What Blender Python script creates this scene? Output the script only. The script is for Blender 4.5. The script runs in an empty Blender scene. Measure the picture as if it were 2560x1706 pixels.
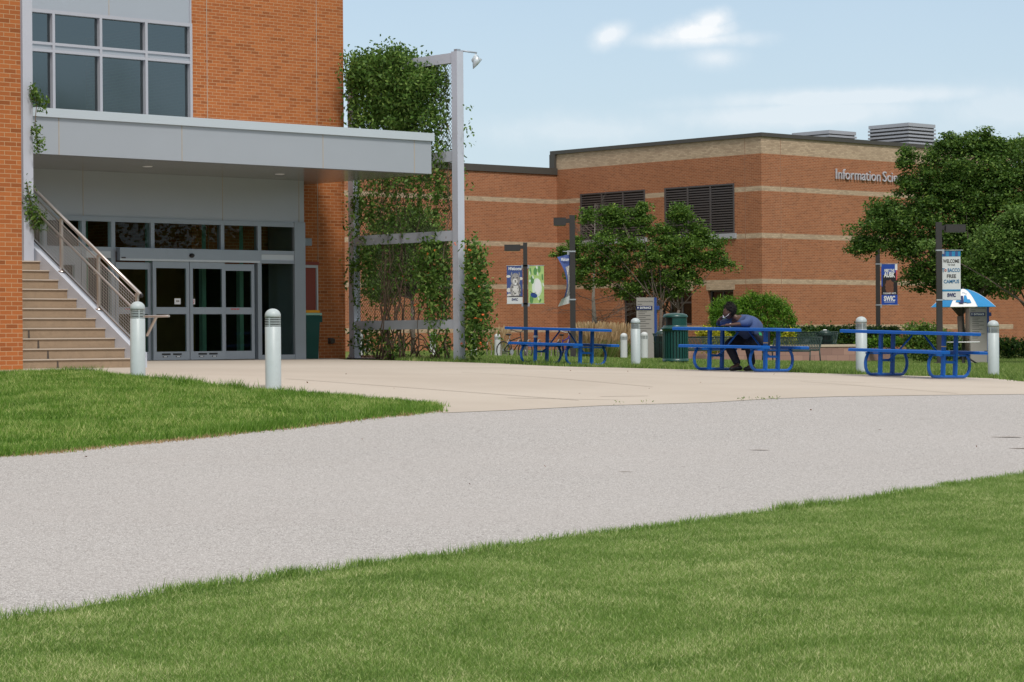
import bpy, bmesh, math, random
import numpy as np
from mathutils import Vector, Matrix
from mathutils.geometry import delaunay_2d_cdt
random.seed(7); RNG = np.random.default_rng(11)
PI = math.pi; rad = math.radians
SC = bpy.context.scene; COL = SC.collection

# ------------------------------------------------------------------ camera geometry (survey frame: 2353 x 1568)
F = 5642.5; CX = 1176.5; HZ = 776.7; RHO = 0.0075; CZ = 1.5
def ray(u, v):
    dx = u - CX; dy = HZ - v
    return ((dx + RHO*dy)/F, 1.0, (dy - RHO*dx)/F)
def P(u, v, Y):
    r = ray(u, v); return (r[0]*Y, Y, CZ + r[2]*Y)
S = 1/1.088                                   # 2560-px coordinates -> survey frame
# terrain heights measured where things stand: (u, v, distance)
ANCH = [(345*S,944*S,32.6),(683*S,978*S,31),(1589*S,919*S,51.3),(2154*S,935.7*S,43.6),(2484*S,946.6*S,43.7),
 (544*S,903*S,50.5),(879*S,897.5*S,54.5),(1148*S,905*S,51.8),(1431*S,901*S,70),(1617*S,908*S,76),(2350*S,915*S,75),
 (1244*S,897*S,90),(56*S,928*S,38.6),(336*S,921*S,41.4),(1172*S,876*S,107),(1280*S,1030*S,28.2),(1280*S,1706*S,10.7),
 (0,1139*S,22),(2560*S,990*S,33.6),(2560*S,1187*S,21.8),(0,1553*S,12.3),(0,1706*S,10.5),(2560*S,1706*S,10.8),
 (2000*S,908.5*S,80),(1107*S,1034*S,27.6),(2200*S,893*S,96),(1300*S,1392*S,15.0),(1858*S,931*S,43.4),(2284*S,946*S,40.9),
 (2540*S,912*S,80),(1290,842.5,50.6)]
AX = np.array([[ray(u,v)[0]*Y, Y] for u,v,Y in ANCH]); AZ = np.array([P(*a)[2] for a in ANCH])
EXT = [(-60,0,0.2),(60,0,-0.2),(-60,60,1.1),(60,60,0.4),(-60,160,1.0),(60,160,0.6),(0,170,0.9),(0,0,-0.05),(0,-60,-.6),(-70,-60,-.4),(70,-60,-.6)]
AX = np.vstack([AX, [[a,b] for a,b,c in EXT]]); AZ = np.append(AZ, [c for a,b,c in EXT])
def _k(r2): return r2*0.5*np.log(r2+1e-9)
_n = len(AX)
_d = ((AX[:,None,:]-AX[None,:,:])**2).sum(-1)
_M = np.zeros((_n+3,_n+3)); _M[:_n,:_n] = _k(_d) - 6.0*np.eye(_n)*-1
_M[:_n,_n:] = np.c_[np.ones(_n), AX]; _M[_n:,:_n] = _M[:_n,_n:].T
_W = np.linalg.solve(_M, np.append(AZ, [0,0,0]))
def gz(x, y):
    x = np.atleast_1d(np.asarray(x,float)); y = np.atleast_1d(np.asarray(y,float))
    out = np.empty(len(x))
    for i in range(0, len(x), 20000):
        q = np.c_[x[i:i+20000], y[i:i+20000]]
        d = ((q[:,None,:]-AX[None,:,:])**2).sum(-1)
        out[i:i+20000] = _k(d)@_W[:_n] + _W[_n] + q@_W[_n+1:]
    return out
def g1(x, y): return float(gz([x],[y])[0])
def G(u, Y):                                  # ground point below picture column u at distance Y
    v = 900
    for _ in range(4):
        r = ray(u, v); z = g1(r[0]*Y, Y); v = HZ - RHO*(u-CX) - (z-CZ)/Y*F
    return (r[0]*Y, Y, z)
def GP(u, v):                                 # ground point seen at u, v
    r = ray(u, v); lo, hi = 6.0, 140.0
    Ys = np.linspace(lo, hi, 1500); d = CZ + r[2]*Ys - gz(r[0]*Ys, Ys)
    i = int(np.argmax(d < 0)); 
    if i == 0: i = 1
    t = d[i-1]/(d[i-1]-d[i]+1e-12); Y = Ys[i-1] + t*(Ys[i]-Ys[i-1])
    return (r[0]*Y, Y)
TH = math.atan2(6139, 6800)
class Frame:
    def __init__(s, x, y, th=TH):
        s.o = (x, y); s.th = th; s.A = (math.cos(th), math.sin(th)); s.B = (-math.sin(th), math.cos(th))
    def onb(s, u, v, b):                      # picture point -> (a, z) on the local plane y = b
        r = ray(u, v); k = s.o[0]*s.B[0]+s.o[1]*s.B[1]
        t = (b+k)/(r[0]*s.B[0]+s.B[1]); x, y = r[0]*t-s.o[0], t-s.o[1]
        return x*s.A[0]+y*s.A[1], CZ+r[2]*t
    def ona(s, u, v, a):                      # picture point -> (b, z) on the local plane x = a
        r = ray(u, v); k = s.o[0]*s.A[0]+s.o[1]*s.A[1]
        t = (a+k)/(r[0]*s.A[0]+s.A[1]); x, y = r[0]*t-s.o[0], t-s.o[1]
        return x*s.B[0]+y*s.B[1], CZ+r[2]*t
    def w(s, a, b): return (s.o[0]+a*s.A[0]+b*s.B[0], s.o[1]+a*s.A[1]+b*s.B[1])

# ------------------------------------------------------------------ materials
MATS = {}
def nd(nt, t, **kw):
    n = nt.nodes.new(t)
    for k, v in kw.items():
        if k in n.inputs.keys(): n.inputs[k].default_value = v
        else: setattr(n, k, v)
    return n
def newmat(name):
    m = bpy.data.materials.new(name); m.use_nodes = True; MATS[name] = m
    nt = m.node_tree; b = nt.nodes['Principled BSDF']; return m, nt, b
def mixc(nt, fac, a, b, blend='MIX'):
    n = nt.nodes.new('ShaderNodeMix'); n.data_type = 'RGBA'; n.blend_type = blend
    for s, val in ((n.inputs[0], fac), (n.inputs[6], a), (n.inputs[7], b)):
        if isinstance(val, bpy.types.NodeSocket): nt.links.new(val, s)
        elif isinstance(val, (int, float)): s.default_value = val
        else: s.default_value = (*val, 1)
    return n.outputs[2]
def math_(nt, op, a, b=None, c=None, clamp=False):
    n = nt.nodes.new('ShaderNodeMath'); n.operation = op; n.use_clamp = clamp
    for i, val in enumerate((a, b, c)):
        if val is None: continue
        if isinstance(val, bpy.types.NodeSocket): nt.links.new(val, n.inputs[i])
        else: n.inputs[i].default_value = val
    return n.outputs[0]
def ramp(nt, fac, stops):
    n = nt.nodes.new('ShaderNodeValToRGB'); nt.links.new(fac, n.inputs[0]); e = n.color_ramp.elements
    while len(e) < len(stops): e.new(0.5)
    for i, (p, c) in enumerate(stops):
        e[i].position = p; e[i].color = (*(c if hasattr(c,'__len__') else (c,c,c)), 1)
    return n.outputs[0]
def noise(nt, vec, scale, detail=3, rough=0.5, out=0):
    n = nt.nodes.new('ShaderNodeTexNoise'); n.inputs['Scale'].default_value = scale; n.inputs['Detail'].default_value = detail
    n.inputs['Roughness'].default_value = rough
    if vec: nt.links.new(vec, n.inputs['Vector'])
    return n.outputs[out]
def coord(nt): return nt.nodes.new('ShaderNodeTexCoord').outputs['Object']
def geopos(nt): return nt.nodes.new('ShaderNodeNewGeometry').outputs['Position']
def bump(nt, b, h, strength=0.3, dist=0.01):
    n = nt.nodes.new('ShaderNodeBump'); n.inputs['Strength'].default_value = strength; n.inputs['Distance'].default_value = dist
    nt.links.new(h, n.inputs['Height']); nt.links.new(n.outputs[0], b.inputs['Normal'])
def simple(name, col, rough=0.5, metal=0.0, var=0.12, scale=6.0, spec=0.5, coat=0.0, dirt=0.0):
    m, nt, b = newmat(name); p = coord(nt)
    c = mixc(nt, noise(nt, p, scale, 4), tuple(x*(1-var) for x in col), tuple(min(1, x*(1+var)) for x in col))
    if dirt:
        d = ramp(nt, noise(nt, p, scale*2.3, 5, .7), [(0.5, 0), (0.75, dirt)])
        c = mixc(nt, d, c, tuple(x*.45 for x in col))
    nt.links.new(c, b.inputs['Base Color']); b.inputs['Roughness'].default_value = rough; b.inputs['Metallic'].default_value = metal
    b.inputs['Specular IOR Level'].default_value = spec; b.inputs['Coat Weight'].default_value = coat
    return m
def brick(name, c1, c2, mortar, bw=.203, bh=.0677, ms=.005, dark=.25, big=.2, bmp=.25):
    m, nt, b = newmat(name); p = coord(nt)
    s = nt.nodes.new('ShaderNodeSeparateXYZ'); nt.links.new(p, s.inputs[0])
    cb = nt.nodes.new('ShaderNodeCombineXYZ'); nt.links.new(math_(nt, 'ADD', s.outputs[0], s.outputs[1]), cb.inputs[0]); nt.links.new(s.outputs[2], cb.inputs[1])
    t = nt.nodes.new('ShaderNodeTexBrick'); nt.links.new(cb.outputs[0], t.inputs['Vector'])
    t.inputs['Scale'].default_value = 1; t.inputs['Brick Width'].default_value = bw; t.inputs['Row Height'].default_value = bh
    t.inputs['Mortar Size'].default_value = ms; t.inputs['Mortar Smooth'].default_value = .2; t.inputs['Bias'].default_value = 0
    t.inputs['Color1'].default_value = (*c1, 1); t.inputs['Color2'].default_value = (*c2, 1); t.inputs['Mortar'].default_value = (*mortar, 1)
    t2 = nt.nodes.new('ShaderNodeTexBrick'); nt.links.new(cb.outputs[0], t2.inputs['Vector'])      # a few darker bricks
    for k in ('Scale','Brick Width','Row Height','Mortar Size'): t2.inputs[k].default_value = t.inputs[k].default_value
    t2.inputs['Color1'].default_value = (0,0,0,1); t2.inputs['Color2'].default_value = (1,1,1,1); t2.inputs['Mortar'].default_value = (0,0,0,1)
    t2.inputs['Bias'].default_value = -0.1; t2.offset = .5
    dk = ramp(nt, t2.outputs['Color'], [(0.72, 0), (0.9, dark)])
    c = mixc(nt, dk, t.outputs['Color'], tuple(x*.45 for x in c1))
    c = mixc(nt, ramp(nt, noise(nt, cb.outputs[0], .55, 4, .6), [(.3, 0), (.75, big)]), c, tuple(x*.55 for x in c1))
    c = mixc(nt, ramp(nt, noise(nt, cb.outputs[0], 28, 3, .7), [(.35, 0), (.8, .22)]), c, tuple(min(1,x*1.3) for x in c2))
    nt.links.new(c, b.inputs['Base Color']); b.inputs['Roughness'].default_value = .85; b.inputs['Specular IOR Level'].default_value = .25
    bump(nt, b, math_(nt, 'SUBTRACT', 1.0, t.outputs['Fac']), bmp, .006)
    return m
def leafmat(name, dark, light, tip, trans=.25, rough=.55):
    m, nt, b = newmat(name)
    a = nt.nodes.new('ShaderNodeAttribute'); a.attribute_name = 'rnd'
    c = ramp(nt, a.outputs['Fac'], [(0, dark), (.55, light), (1, tip)])
    c = mixc(nt, ramp(nt, noise(nt, geopos(nt), 1.1, 3), [(.3, 0), (.7, .45)]), c, tuple((x+y)*.5*1.15 for x, y in zip(dark, light)))
    nt.links.new(c, b.inputs['Base Color']); b.inputs['Roughness'].default_value = rough; b.inputs['Specular IOR Level'].default_value = .3
    tr = nt.nodes.new('ShaderNodeBsdfTranslucent'); nt.links.new(mixc(nt, .5, c, light), tr.inputs[0])
    mx = nt.nodes.new('ShaderNodeMixShader'); mx.inputs[0].default_value = trans
    nt.links.new(b.outputs[0], mx.inputs[1]); nt.links.new(tr.outputs[0], mx.inputs[2])
    nt.links.new(mx.outputs[0], nt.nodes['Material Output'].inputs['Surface']); return m
def glassmat(name, tint, refl, rough=.02, wave=0.0):
    m, nt, b = newmat(name); nt.nodes.remove(b)
    t = nt.nodes.new('ShaderNodeBsdfTransparent'); t.inputs[0].default_value = (*tint, 1)
    g = nt.nodes.new('ShaderNodeBsdfGlossy'); g.inputs['Roughness'].default_value = rough; g.inputs[0].default_value = (.82,.95,.97,1)
    f = nt.nodes.new('ShaderNodeFresnel'); f.inputs[0].default_value = 1.5
    fac = math_(nt, 'ADD', math_(nt, 'MULTIPLY', f.outputs[0], 1.0), refl, clamp=True)
    if wave:
        bp = nt.nodes.new('ShaderNodeBump'); bp.inputs['Strength'].default_value = wave; bp.inputs['Distance'].default_value = .02
        nt.links.new(noise(nt, coord(nt), 1.3, 1), bp.inputs['Height']); nt.links.new(bp.outputs[0], g.inputs['Normal'])
    mx = nt.nodes.new('ShaderNodeMixShader'); nt.links.new(fac, mx.inputs[0])
    nt.links.new(t.outputs[0], mx.inputs[1]); nt.links.new(g.outputs[0], mx.inputs[2])
    nt.links.new(mx.outputs[0], nt.nodes['Material Output'].inputs['Surface']); return m

brick('brick_near', (.44,.142,.042), (.33,.098,.030), (.50,.33,.19), dark=.5)
brick('brick_far', (.375,.138,.062), (.265,.093,.043), (.48,.30,.19), ms=.007, dark=.3, big=.3, bmp=.5)
brick('brick_tan', (.54,.41,.285), (.40,.29,.20), (.26,.20,.15), ms=.005, dark=.2, bmp=.5)
brick('block_pink', (.40,.25,.20), (.30,.18,.15), (.20,.13,.11), bw=.42, bh=.2, ms=.006, dark=.4)
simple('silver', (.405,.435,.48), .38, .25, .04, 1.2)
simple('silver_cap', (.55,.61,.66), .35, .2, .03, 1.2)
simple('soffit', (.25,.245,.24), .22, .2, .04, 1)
simple('panel_gap', (.42,.36,.29), .8)
simple('frame_grey', (.34,.38,.43), .4, .35, .05, 3)
simple('frame_white', (.55,.60,.64), .45, .1, .04, 3)
simple('trellis_paint', (.50,.53,.61), .5, 0, .05, 2)
simple('hall_joint', (.30,.16,.10), .9)
simple('mullion', (.46,.46,.50), .4, .2, .05, 3)
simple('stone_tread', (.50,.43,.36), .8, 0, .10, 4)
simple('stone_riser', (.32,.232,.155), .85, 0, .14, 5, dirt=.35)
simple('stringer', (.54,.58,.66), .6, 0, .05, 5)
simple('stainless', (.58,.53,.50), .28, .7, .05, 3)
simple('dark_steel', (.16,.13,.11), .4, .8)
simple('bronze', (.042,.038,.038), .5, .2, .1)
simple('coping', (.075,.068,.060), .55, .2, .08, 2)
simple('louver', (.085,.075,.075), .45, .2, .1)
simple('black', (.012,.012,.013), .5)
simple('rubber', (.02,.02,.022), .7)
simple('bollard', (.45,.505,.515), .42, 0, .05, 8, dirt=.12)
simple('bollard_white', (.56,.58,.58), .5, 0, .04, 5)
simple('bollard_glass', (.22,.24,.24), .3)
simple('blue_coat', (.002,.095,.40), .35, 0, .12, 4, .45, .1)
simple('green_coat', (.006,.058,.050), .36, 0, .1, 4, .5, .1)
simple('darkgreen_coat', (.010,.035,.030), .45, 0, .1)
simple('sign_grey', (.30,.28,.26), .6, 0, .04, 2)
simple('sign_blue', (.02,.06,.25), .45, 0, .05)
simple('sign_navy', (.008,.016,.10), .45, 0, .05)
simple('ink', (.06,.055,.055), .7)
simple('ink_blue', (.02,.14,.30), .7)
simple('ink_red', (.6,.10,.10), .7)
simple('white', (.78,.79,.80), .5, 0, .04)
simple('letter', (.50,.48,.52), .45, .1, .03)
simple('banner_white', (.62,.64,.66), .75, 0, .06, 3)
simple('banner_blue', (.045,.08,.25), .75, 0, .3, 2.5)
simple('banner_royal', (.01,.06,.36), .75, 0, .15, 3)
simple('banner_teal', (.02,.22,.44), .75, 0, .35, 9)
simple('banner_black', (.014,.012,.016), .75, 0, .2, 5)
simple('banner_brown', (.17,.07,.04), .8, 0, .5, 26)
simple('cat_grey', (.30,.29,.30), .8, 0, .45, 16)
simple('cat_light', (.62,.61,.60), .8, 0, .25, 12)
simple('green_print', (.38,.55,.20), .75, 0, .4, 5)
simple('green_print_dark', (.10,.26,.08), .75, 0, .35, 7)
simple('pale_print', (.66,.75,.66), .75, 0, .15, 4)
simple('umbrella_blue', (.01,.22,.50), .6, 0, .08)
simple('umbrella_white', (.78,.78,.78), .6, 0, .04)
simple('trunk', (.12,.095,.075), .9, 0, .35, 14)
simple('trunk_grey', (.26,.23,.20), .9, 0, .3, 14)
simple('twig', (.13,.105,.09), .9, 0, .3, 9)
simple('vine_stem', (.17,.12,.085), .9, 0, .35, 12)
simple('skin', (.095,.046,.030), .45, 0, .12, 12)
simple('shirt', (.052,.085,.20), .85, 0, .18, 9)
simple('trousers', (.010,.012,.022), .85, 0, .2, 9)
simple('hair', (.010,.008,.008), .95, 0, .4, 60)
simple('shoe', (.015,.014,.015), .35, 0, .1)
simple('red_door', (.26,.060,.045), .5, 0, .06)
simple('yellow', (.70,.30,.01), .5)
simple('mint', (.25,.45,.38), .5)
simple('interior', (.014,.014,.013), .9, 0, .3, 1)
simple('interior_brick', (.26,.16,.055), .9, 0, .3, 3)
simple('interior_green', (.16,.36,.27), .5, 0, .2, 2)
simple('rack_metal', (.33,.29,.25), .45, .4)
simple('bike_blue', (.01,.02,.50), .35)
simple('orange', (.75,.16,.04), .6, 0, .2, 20)
simple('green_card', (.05,.40,.15), .6)
simple('plume', (.50,.36,.20), .9, 0, .25, 8)
simple('cap_stone', (.50,.42,.32), .85, 0, .1, 4)
simple('hvac', (.44,.45,.48), .5, .3, .06)
leafmat('leaf_tree', (.034,.078,.010), (.105,.205,.028), (.32,.43,.07), trans=.3)
leafmat('leaf_big', (.030,.072,.012), (.090,.178,.027), (.28,.38,.07), trans=.3)
leafmat('leaf_light', (.055,.115,.022), (.13,.23,.045), (.27,.36,.09), trans=.3)
leafmat('leaf_vine', (.035,.085,.012), (.10,.20,.030), (.27,.38,.09), trans=.3)
leafmat('leaf_juniper', (.035,.10,.010), (.11,.25,.016), (.24,.42,.04), trans=.3)
leafmat('leaf_yellow', (.20,.22,.01), (.42,.42,.02), (.62,.55,.05))
leafmat('leaf_hedge', (.022,.058,.016), (.055,.13,.026), (.26,.34,.05), trans=.25)
leafmat('leaf_dry', (.30,.20,.10), (.46,.33,.18), (.62,.48,.30), trans=.2, rough=.9)
leafmat('blade_near', (.062,.140,.022), (.245,.390,.075), (.88,.84,.48), trans=.35)
leafmat('blade_left', (.038,.110,.012), (.180,.350,.035), (.76,.76,.32), trans=.35)
leafmat('blade_far', (.06,.125,.022), (.19,.30,.06), (.50,.52,.22), trans=.35)
glassmat('glass_up', (.10,.13,.125), .13, .07, .02)
glassmat('glass_door', (.60,.70,.64), -.02, .01)
glassmat('glass_far', (.25,.25,.27), .02, .04)

def groundmat():
    m, nt, b = newmat('soil'); p = geopos(nt)
    c = mixc(nt, noise(nt, p, 3.0, 5, .6), (.09,.14,.035), (.17,.22,.06))
    c = mixc(nt, ramp(nt, noise(nt, p, 40, 4, .6), [(.45, 0), (.7, .5)]), c, (.12,.10,.05))
    nt.links.new(c, b.inputs['Base Color']); b.inputs['Roughness'].default_value = 1; b.inputs['Specular IOR Level'].default_value = .1
groundmat()
def roadmat():                                 # exposed aggregate
    m, nt, b = newmat('aggregate'); p = geopos(nt)
    v = nt.nodes.new('ShaderNodeTexVoronoi'); v.inputs['Scale'].default_value = 125; nt.links.new(p, v.inputs['Vector'])
    v2 = nt.nodes.new('ShaderNodeTexVoronoi'); v2.inputs['Scale'].default_value = 62; nt.links.new(p, v2.inputs['Vector'])
    sp = nt.nodes.new('ShaderNodeSeparateColor'); nt.links.new(v.outputs['Color'], sp.inputs[0])
    c = ramp(nt, sp.outputs[0], [(0, (.14,.13,.12)), (.12, (.34,.32,.305)), (.45, (.51,.485,.47)), (.8, (.62,.595,.58)), (1, (.82,.80,.79))])
    c = mixc(nt, ramp(nt, v.outputs['Distance'], [(.35, 0), (.62, .7)]), c, (.25,.235,.225))
    sp2 = nt.nodes.new('ShaderNodeSeparateColor'); nt.links.new(v2.outputs['Color'], sp2.inputs[0])
    c = mixc(nt, ramp(nt, sp2.outputs[1], [(.95, 0), (.98, .6)]), c, (.16,.14,.125))
    c = mixc(nt, ramp(nt, noise(nt, p, .35, 5, .55), [(.35, 0), (.7, .25)]), c, (.48,.45,.435))
    c = mixc(nt, ramp(nt, noise(nt, p, 2.2, 4, .6), [(.5, 0), (.8, .2)]), c, (.42,.40,.39))
    mp = nt.nodes.new('ShaderNodeMapping'); mp.inputs['Rotation'].default_value = (0, 0, -.62); mp.inputs['Scale'].default_value = (.07, .9, 1); nt.links.new(p, mp.inputs[0])
    c = mixc(nt, ramp(nt, noise(nt, mp.outputs[0], 1.3, 4, .55), [(.45, 0), (.68, .22)]), c, (.40,.37,.355))
    c = mixc(nt, ramp(nt, noise(nt, p, 11, 3, .6), [(.68, 0), (.78, .35)]), c, (.33,.30,.28))
    nt.links.new(c, b.inputs['Base Color']); b.inputs['Roughness'].default_value = .9; b.inputs['Specular IOR Level'].default_value = .25
    bump(nt, b, math_(nt, 'SUBTRACT', 1, v.outputs['Distance']), .35, .005)
roadmat()
def concmat():
    m, nt, b = newmat('concrete'); p = geopos(nt)
    c = mixc(nt, noise(nt, p, .5, 5, .6), (.475,.415,.35), (.565,.50,.43))
    c = mixc(nt, ramp(nt, noise(nt, p, .18, 5, .65), [(.42, 0), (.62, .5)]), c, (.42,.36,.30))
    c = mixc(nt, ramp(nt, noise(nt, p, 60, 3, .7), [(.4, 0), (.8, .25)]), c, (.40,.34,.28))
    nt.links.new(c, b.inputs['Base Color']); b.inputs['Roughness'].default_value = .85; b.inputs['Specular IOR Level'].default_value = .3
    bump(nt, b, noise(nt, p, 90, 3), .15, .004)
concmat()
def concline():
    simple('joint', (.26,.21,.165), .95, 0, .2, 8); simple('path_pink', (.50,.37,.31), .9, 0, .1, 3); simple('mulch', (.11,.065,.045), 1, 0, .5, 30); simple('chip', (.20,.12,.08), 1, 0, .4, 20)
concline()

# ------------------------------------------------------------------ mesh builder
class MB:
    def __init__(s): s.v = []; s.f = []; s.m = []; s.s = []; s.T = None
    def pt(s, p):
        p = Vector(p)
        if s.T is not None: p = s.T@p
        s.v.append(p); return len(s.v)-1
    def face(s, ids, mat, smooth=False): s.f.append(tuple(ids)); s.m.append(mat); s.s.append(smooth)
    def poly(s, pts, mat, smooth=False): s.face([s.pt(p) for p in pts], mat, smooth); return s
    def box(s, x0, x1, y0, y1, z0, z1, mat):
        if x0 > x1: x0, x1 = x1, x0
        if y0 > y1: y0, y1 = y1, y0
        if z0 > z1: z0, z1 = z1, z0
        c = [(x0,y0,z0),(x1,y0,z0),(x1,y1,z0),(x0,y1,z0),(x0,y0,z1),(x1,y0,z1),(x1,y1,z1),(x0,y1,z1)]
        i = [s.pt(p) for p in c]
        for q in ((3,2,1,0),(4,5,6,7),(0,1,5,4),(1,2,6,5),(2,3,7,6),(3,0,4,7)): s.face([i[k] for k in q], mat)
        return s
    def bar(s, p, q, w, h, mat, up=(0,0,1)):
        p, q = Vector(p), Vector(q); d = (q-p).normalized(); x = d.cross(Vector(up))
        if x.length < 1e-4: x = d.cross(Vector((1,0,0)))
        x.normalize(); y = x.cross(d)
        i = [s.pt(r + x*a*w/2 + y*b*h/2) for r in (p, q) for a, b in ((-1,-1),(1,-1),(1,1),(-1,1))]
        for k in range(4): s.face([i[k], i[(k+1)%4], i[4+(k+1)%4], i[4+k]], mat)
        s.face([i[3],i[2],i[1],i[0]], mat); s.face([i[4],i[5],i[6],i[7]], mat); return s
    def tube(s, pts, r, mat, n=8, cap=True, closed=False):
        pts = [Vector(p) for p in pts]; N = len(pts); R = r if hasattr(r, '__len__') else [r]*N
        rings = []; ref = None
        for i, p in enumerate(pts):
            if closed: d = pts[(i+1)%N]-pts[i-1]
            else: d = pts[min(i+1, N-1)]-pts[max(i-1, 0)]
            d.normalize()
            if ref is None:
                ref = d.orthogonal().normalized()
            ref = (ref - d*ref.dot(d))
            if ref.length < 1e-5: ref = d.orthogonal()
            ref.normalize(); o = d.cross(ref)
            rings.append([s.pt(p + (ref*math.cos(2*PI*k/n) + o*math.sin(2*PI*k/n))*R[i]) for k in range(n)])
        for i in range(N if closed else N-1):
            a, b = rings[i], rings[(i+1)%N]
            for k in range(n): s.face([a[k], a[(k+1)%n], b[(k+1)%n], b[k]], mat, True)
        if cap and not closed: s.face(rings[0][::-1], mat); s.face(rings[-1], mat)
        return s
    def lathe(s, prof, mat, n=24, c=(0,0,0), sx=1, sy=1, smooth=True, a0=0, a1=2*PI):
        full = abs(a1-a0-2*PI) < 1e-6; M = n if full else n+1; rings = []
        for r, z in prof:
            rings.append([s.pt((c[0]+sx*r*math.cos(a0+(a1-a0)*k/n), c[1]+sy*r*math.sin(a0+(a1-a0)*k/n), c[2]+z)) for k in range(M)])
        for a, b in zip(rings, rings[1:]):
            for k in range(n): s.face([a[k], a[(k+1)%M], b[(k+1)%M], b[k]], mat, smooth)
        return s
    def disc(s, c, r, mat, n=20, up=1):
        i = [s.pt((c[0]+r*math.cos(2*PI*k/n), c[1]+r*math.sin(2*PI*k/n), c[2])) for k in range(n)]
        s.face(i if up > 0 else i[::-1], mat); return s
    def sphere(s, c, r, mat, n=12, sc=(1,1,1)):
        rr = [(max(1e-4, math.sin(PI*k/n))*r, -math.cos(PI*k/n)*r*sc[2]) for k in range(n+1)]
        return s.lathe(rr, mat, n*2, c, sc[0], sc[1])
    def prism(s, pts, y0, y1, mat):              # outline in local x,z extruded along y
        a = [s.pt((x, y0, z)) for x, z in pts]; b = [s.pt((x, y1, z)) for x, z in pts]; n = len(pts)
        s.face(a, mat); s.face(b[::-1], mat)
        for k in range(n): s.face([a[k], b[k], b[(k+1)%n], a[(k+1)%n]], mat)
        return s
    def build(s, name, parent=None, loc=None, rz=0, fix=True):
        me = bpy.data.meshes.new(name); me.from_pydata([tuple(p) for p in s.v], [], s.f)
        names = []
        for m in s.m:
            if m not in names: names.append(m)
        for m in names: me.materials.append(MATS[m])
        me.polygons.foreach_set('material_index', [names.index(m) for m in s.m]); me.polygons.foreach_set('use_smooth', s.s)
        if fix:
            bm = bmesh.new(); bm.from_mesh(me); bmesh.ops.recalc_face_normals(bm, faces=bm.faces); bm.to_mesh(me); bm.free()
        o = bpy.data.objects.new(name, me); COL.objects.link(o)
        if parent: o.parent = parent
        if loc: o.location = loc; o.rotation_euler = (0, 0, rz)
        return o
def tag(o, label=None, cat=None, group=None, kind=None):
    for k, v in (('label',label),('category',cat),('group',group),('kind',kind)):
        if v: o[k] = v
    return o
def thing(name, loc, label, cat, rz=0, group=None):
    o = bpy.data.objects.new(name, None); COL.objects.link(o); o.location = loc; o.rotation_euler = (0, 0, rz); o.empty_display_size = .2
    return tag(o, label, cat, group)
def copy_thing(o, loc, rz, label=None, parent=None):
    c = o.copy(); COL.objects.link(c)
    if parent is None: c.location = loc; c.rotation_euler = (0, 0, rz)
    else: c.parent = parent
    if label: c['label'] = label
    for ch in list(o.children): copy_thing(ch, None, None, None, c)
    return c
FONTCACHE = {}
def text(mb, s, size, mat, at, T=None, ext=.004, align='CENTER', bold=0.0, shear=0.0, sx=1.0, width=None):
    """lettering in the local x-z plane facing -y, baseline at `at`"""
    cu = bpy.data.curves.new('t', 'FONT'); cu.body = s; cu.size = size; cu.extrude = ext; cu.align_x = align; cu.offset = bold; cu.shear = shear; cu.resolution_u = 3
    o = bpy.data.objects.new('t', cu); COL.objects.link(o); bpy.context.view_layer.update()
    me = bpy.data.meshes.new_from_object(o.evaluated_get(bpy.context.evaluated_depsgraph_get()))
    k = sx
    if width:
        xs = [v.co.x for v in me.vertices]; k = width/(max(xs)-min(xs))
    base = len(mb.v)
    for v in me.vertices: mb.pt((at[0]+v.co.x*k, at[1]-v.co.z, at[2]+v.co.y))
    for p in me.polygons: mb.face([base+i for i in p.vertices], mat)
    bpy.data.objects.remove(o); bpy.data.meshes.remove(me); bpy.data.curves.remove(cu)

def npmesh(name, V, nper, mat, rnd=None, parent=None, loc=None):
    """many separate little polygons, nper corners each"""
    N = len(V)//nper; me = bpy.data.meshes.new(name)
    me.vertices.add(len(V)); me.vertices.foreach_set('co', V.astype(np.float32).ravel())
    me.loops.add(len(V)); me.loops.foreach_set('vertex_index', np.arange(len(V), dtype=np.int32))
    me.polygons.add(N); me.polygons.foreach_set('loop_start', np.arange(0, len(V), nper, dtype=np.int32))
    me.polygons.foreach_set('loop_total', np.full(N, nper, dtype=np.int32))
    me.materials.append(MATS[mat])
    if rnd is not None:
        at = me.attributes.new('rnd', 'FLOAT', 'POINT'); at.data.foreach_set('value', np.repeat(rnd, nper).astype(np.float32))
    me.update(calc_edges=True)
    o = bpy.data.objects.new(name, me); COL.objects.link(o)
    if parent: o.parent = parent
    if loc is not None: o.location = loc
    return o
def leaves(C, size, aspect=.55, droop=0.0, flat=0.0):
    """leaf quads (pointed) at centres C"""
    N = len(C); d = RNG.normal(size=(N,3)); d[:,2] = d[:,2]*(1-flat) - droop; d /= np.linalg.norm(d, axis=1)[:,None]
    q = RNG.normal(size=(N,3)); q[:,2] += flat*1.5; w = np.cross(d, q); w /= np.linalg.norm(w, axis=1)[:,None]
    L = (size*RNG.uniform(.6, 1.3, N))[:,None]
    a = C - d*L*.5; c = C + d*L*.5; b = C + w*L*aspect*.5 - d*L*.08; e = C - w*L*aspect*.5 - d*L*.08
    return np.stack([a, b, c, e], 1).reshape(-1, 3)
def inside(poly, X, Y):
    poly = np.array(poly); r = np.zeros(len(X), bool); n = len(poly); j = n-1
    for i in range(n):
        xi, yi = poly[i]; xj, yj = poly[j]
        c = ((yi > Y) != (yj > Y)) & (X < (xj-xi)*(Y-yi)/(yj-yi+1e-12)+xi); r ^= c; j = i
    return r
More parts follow.
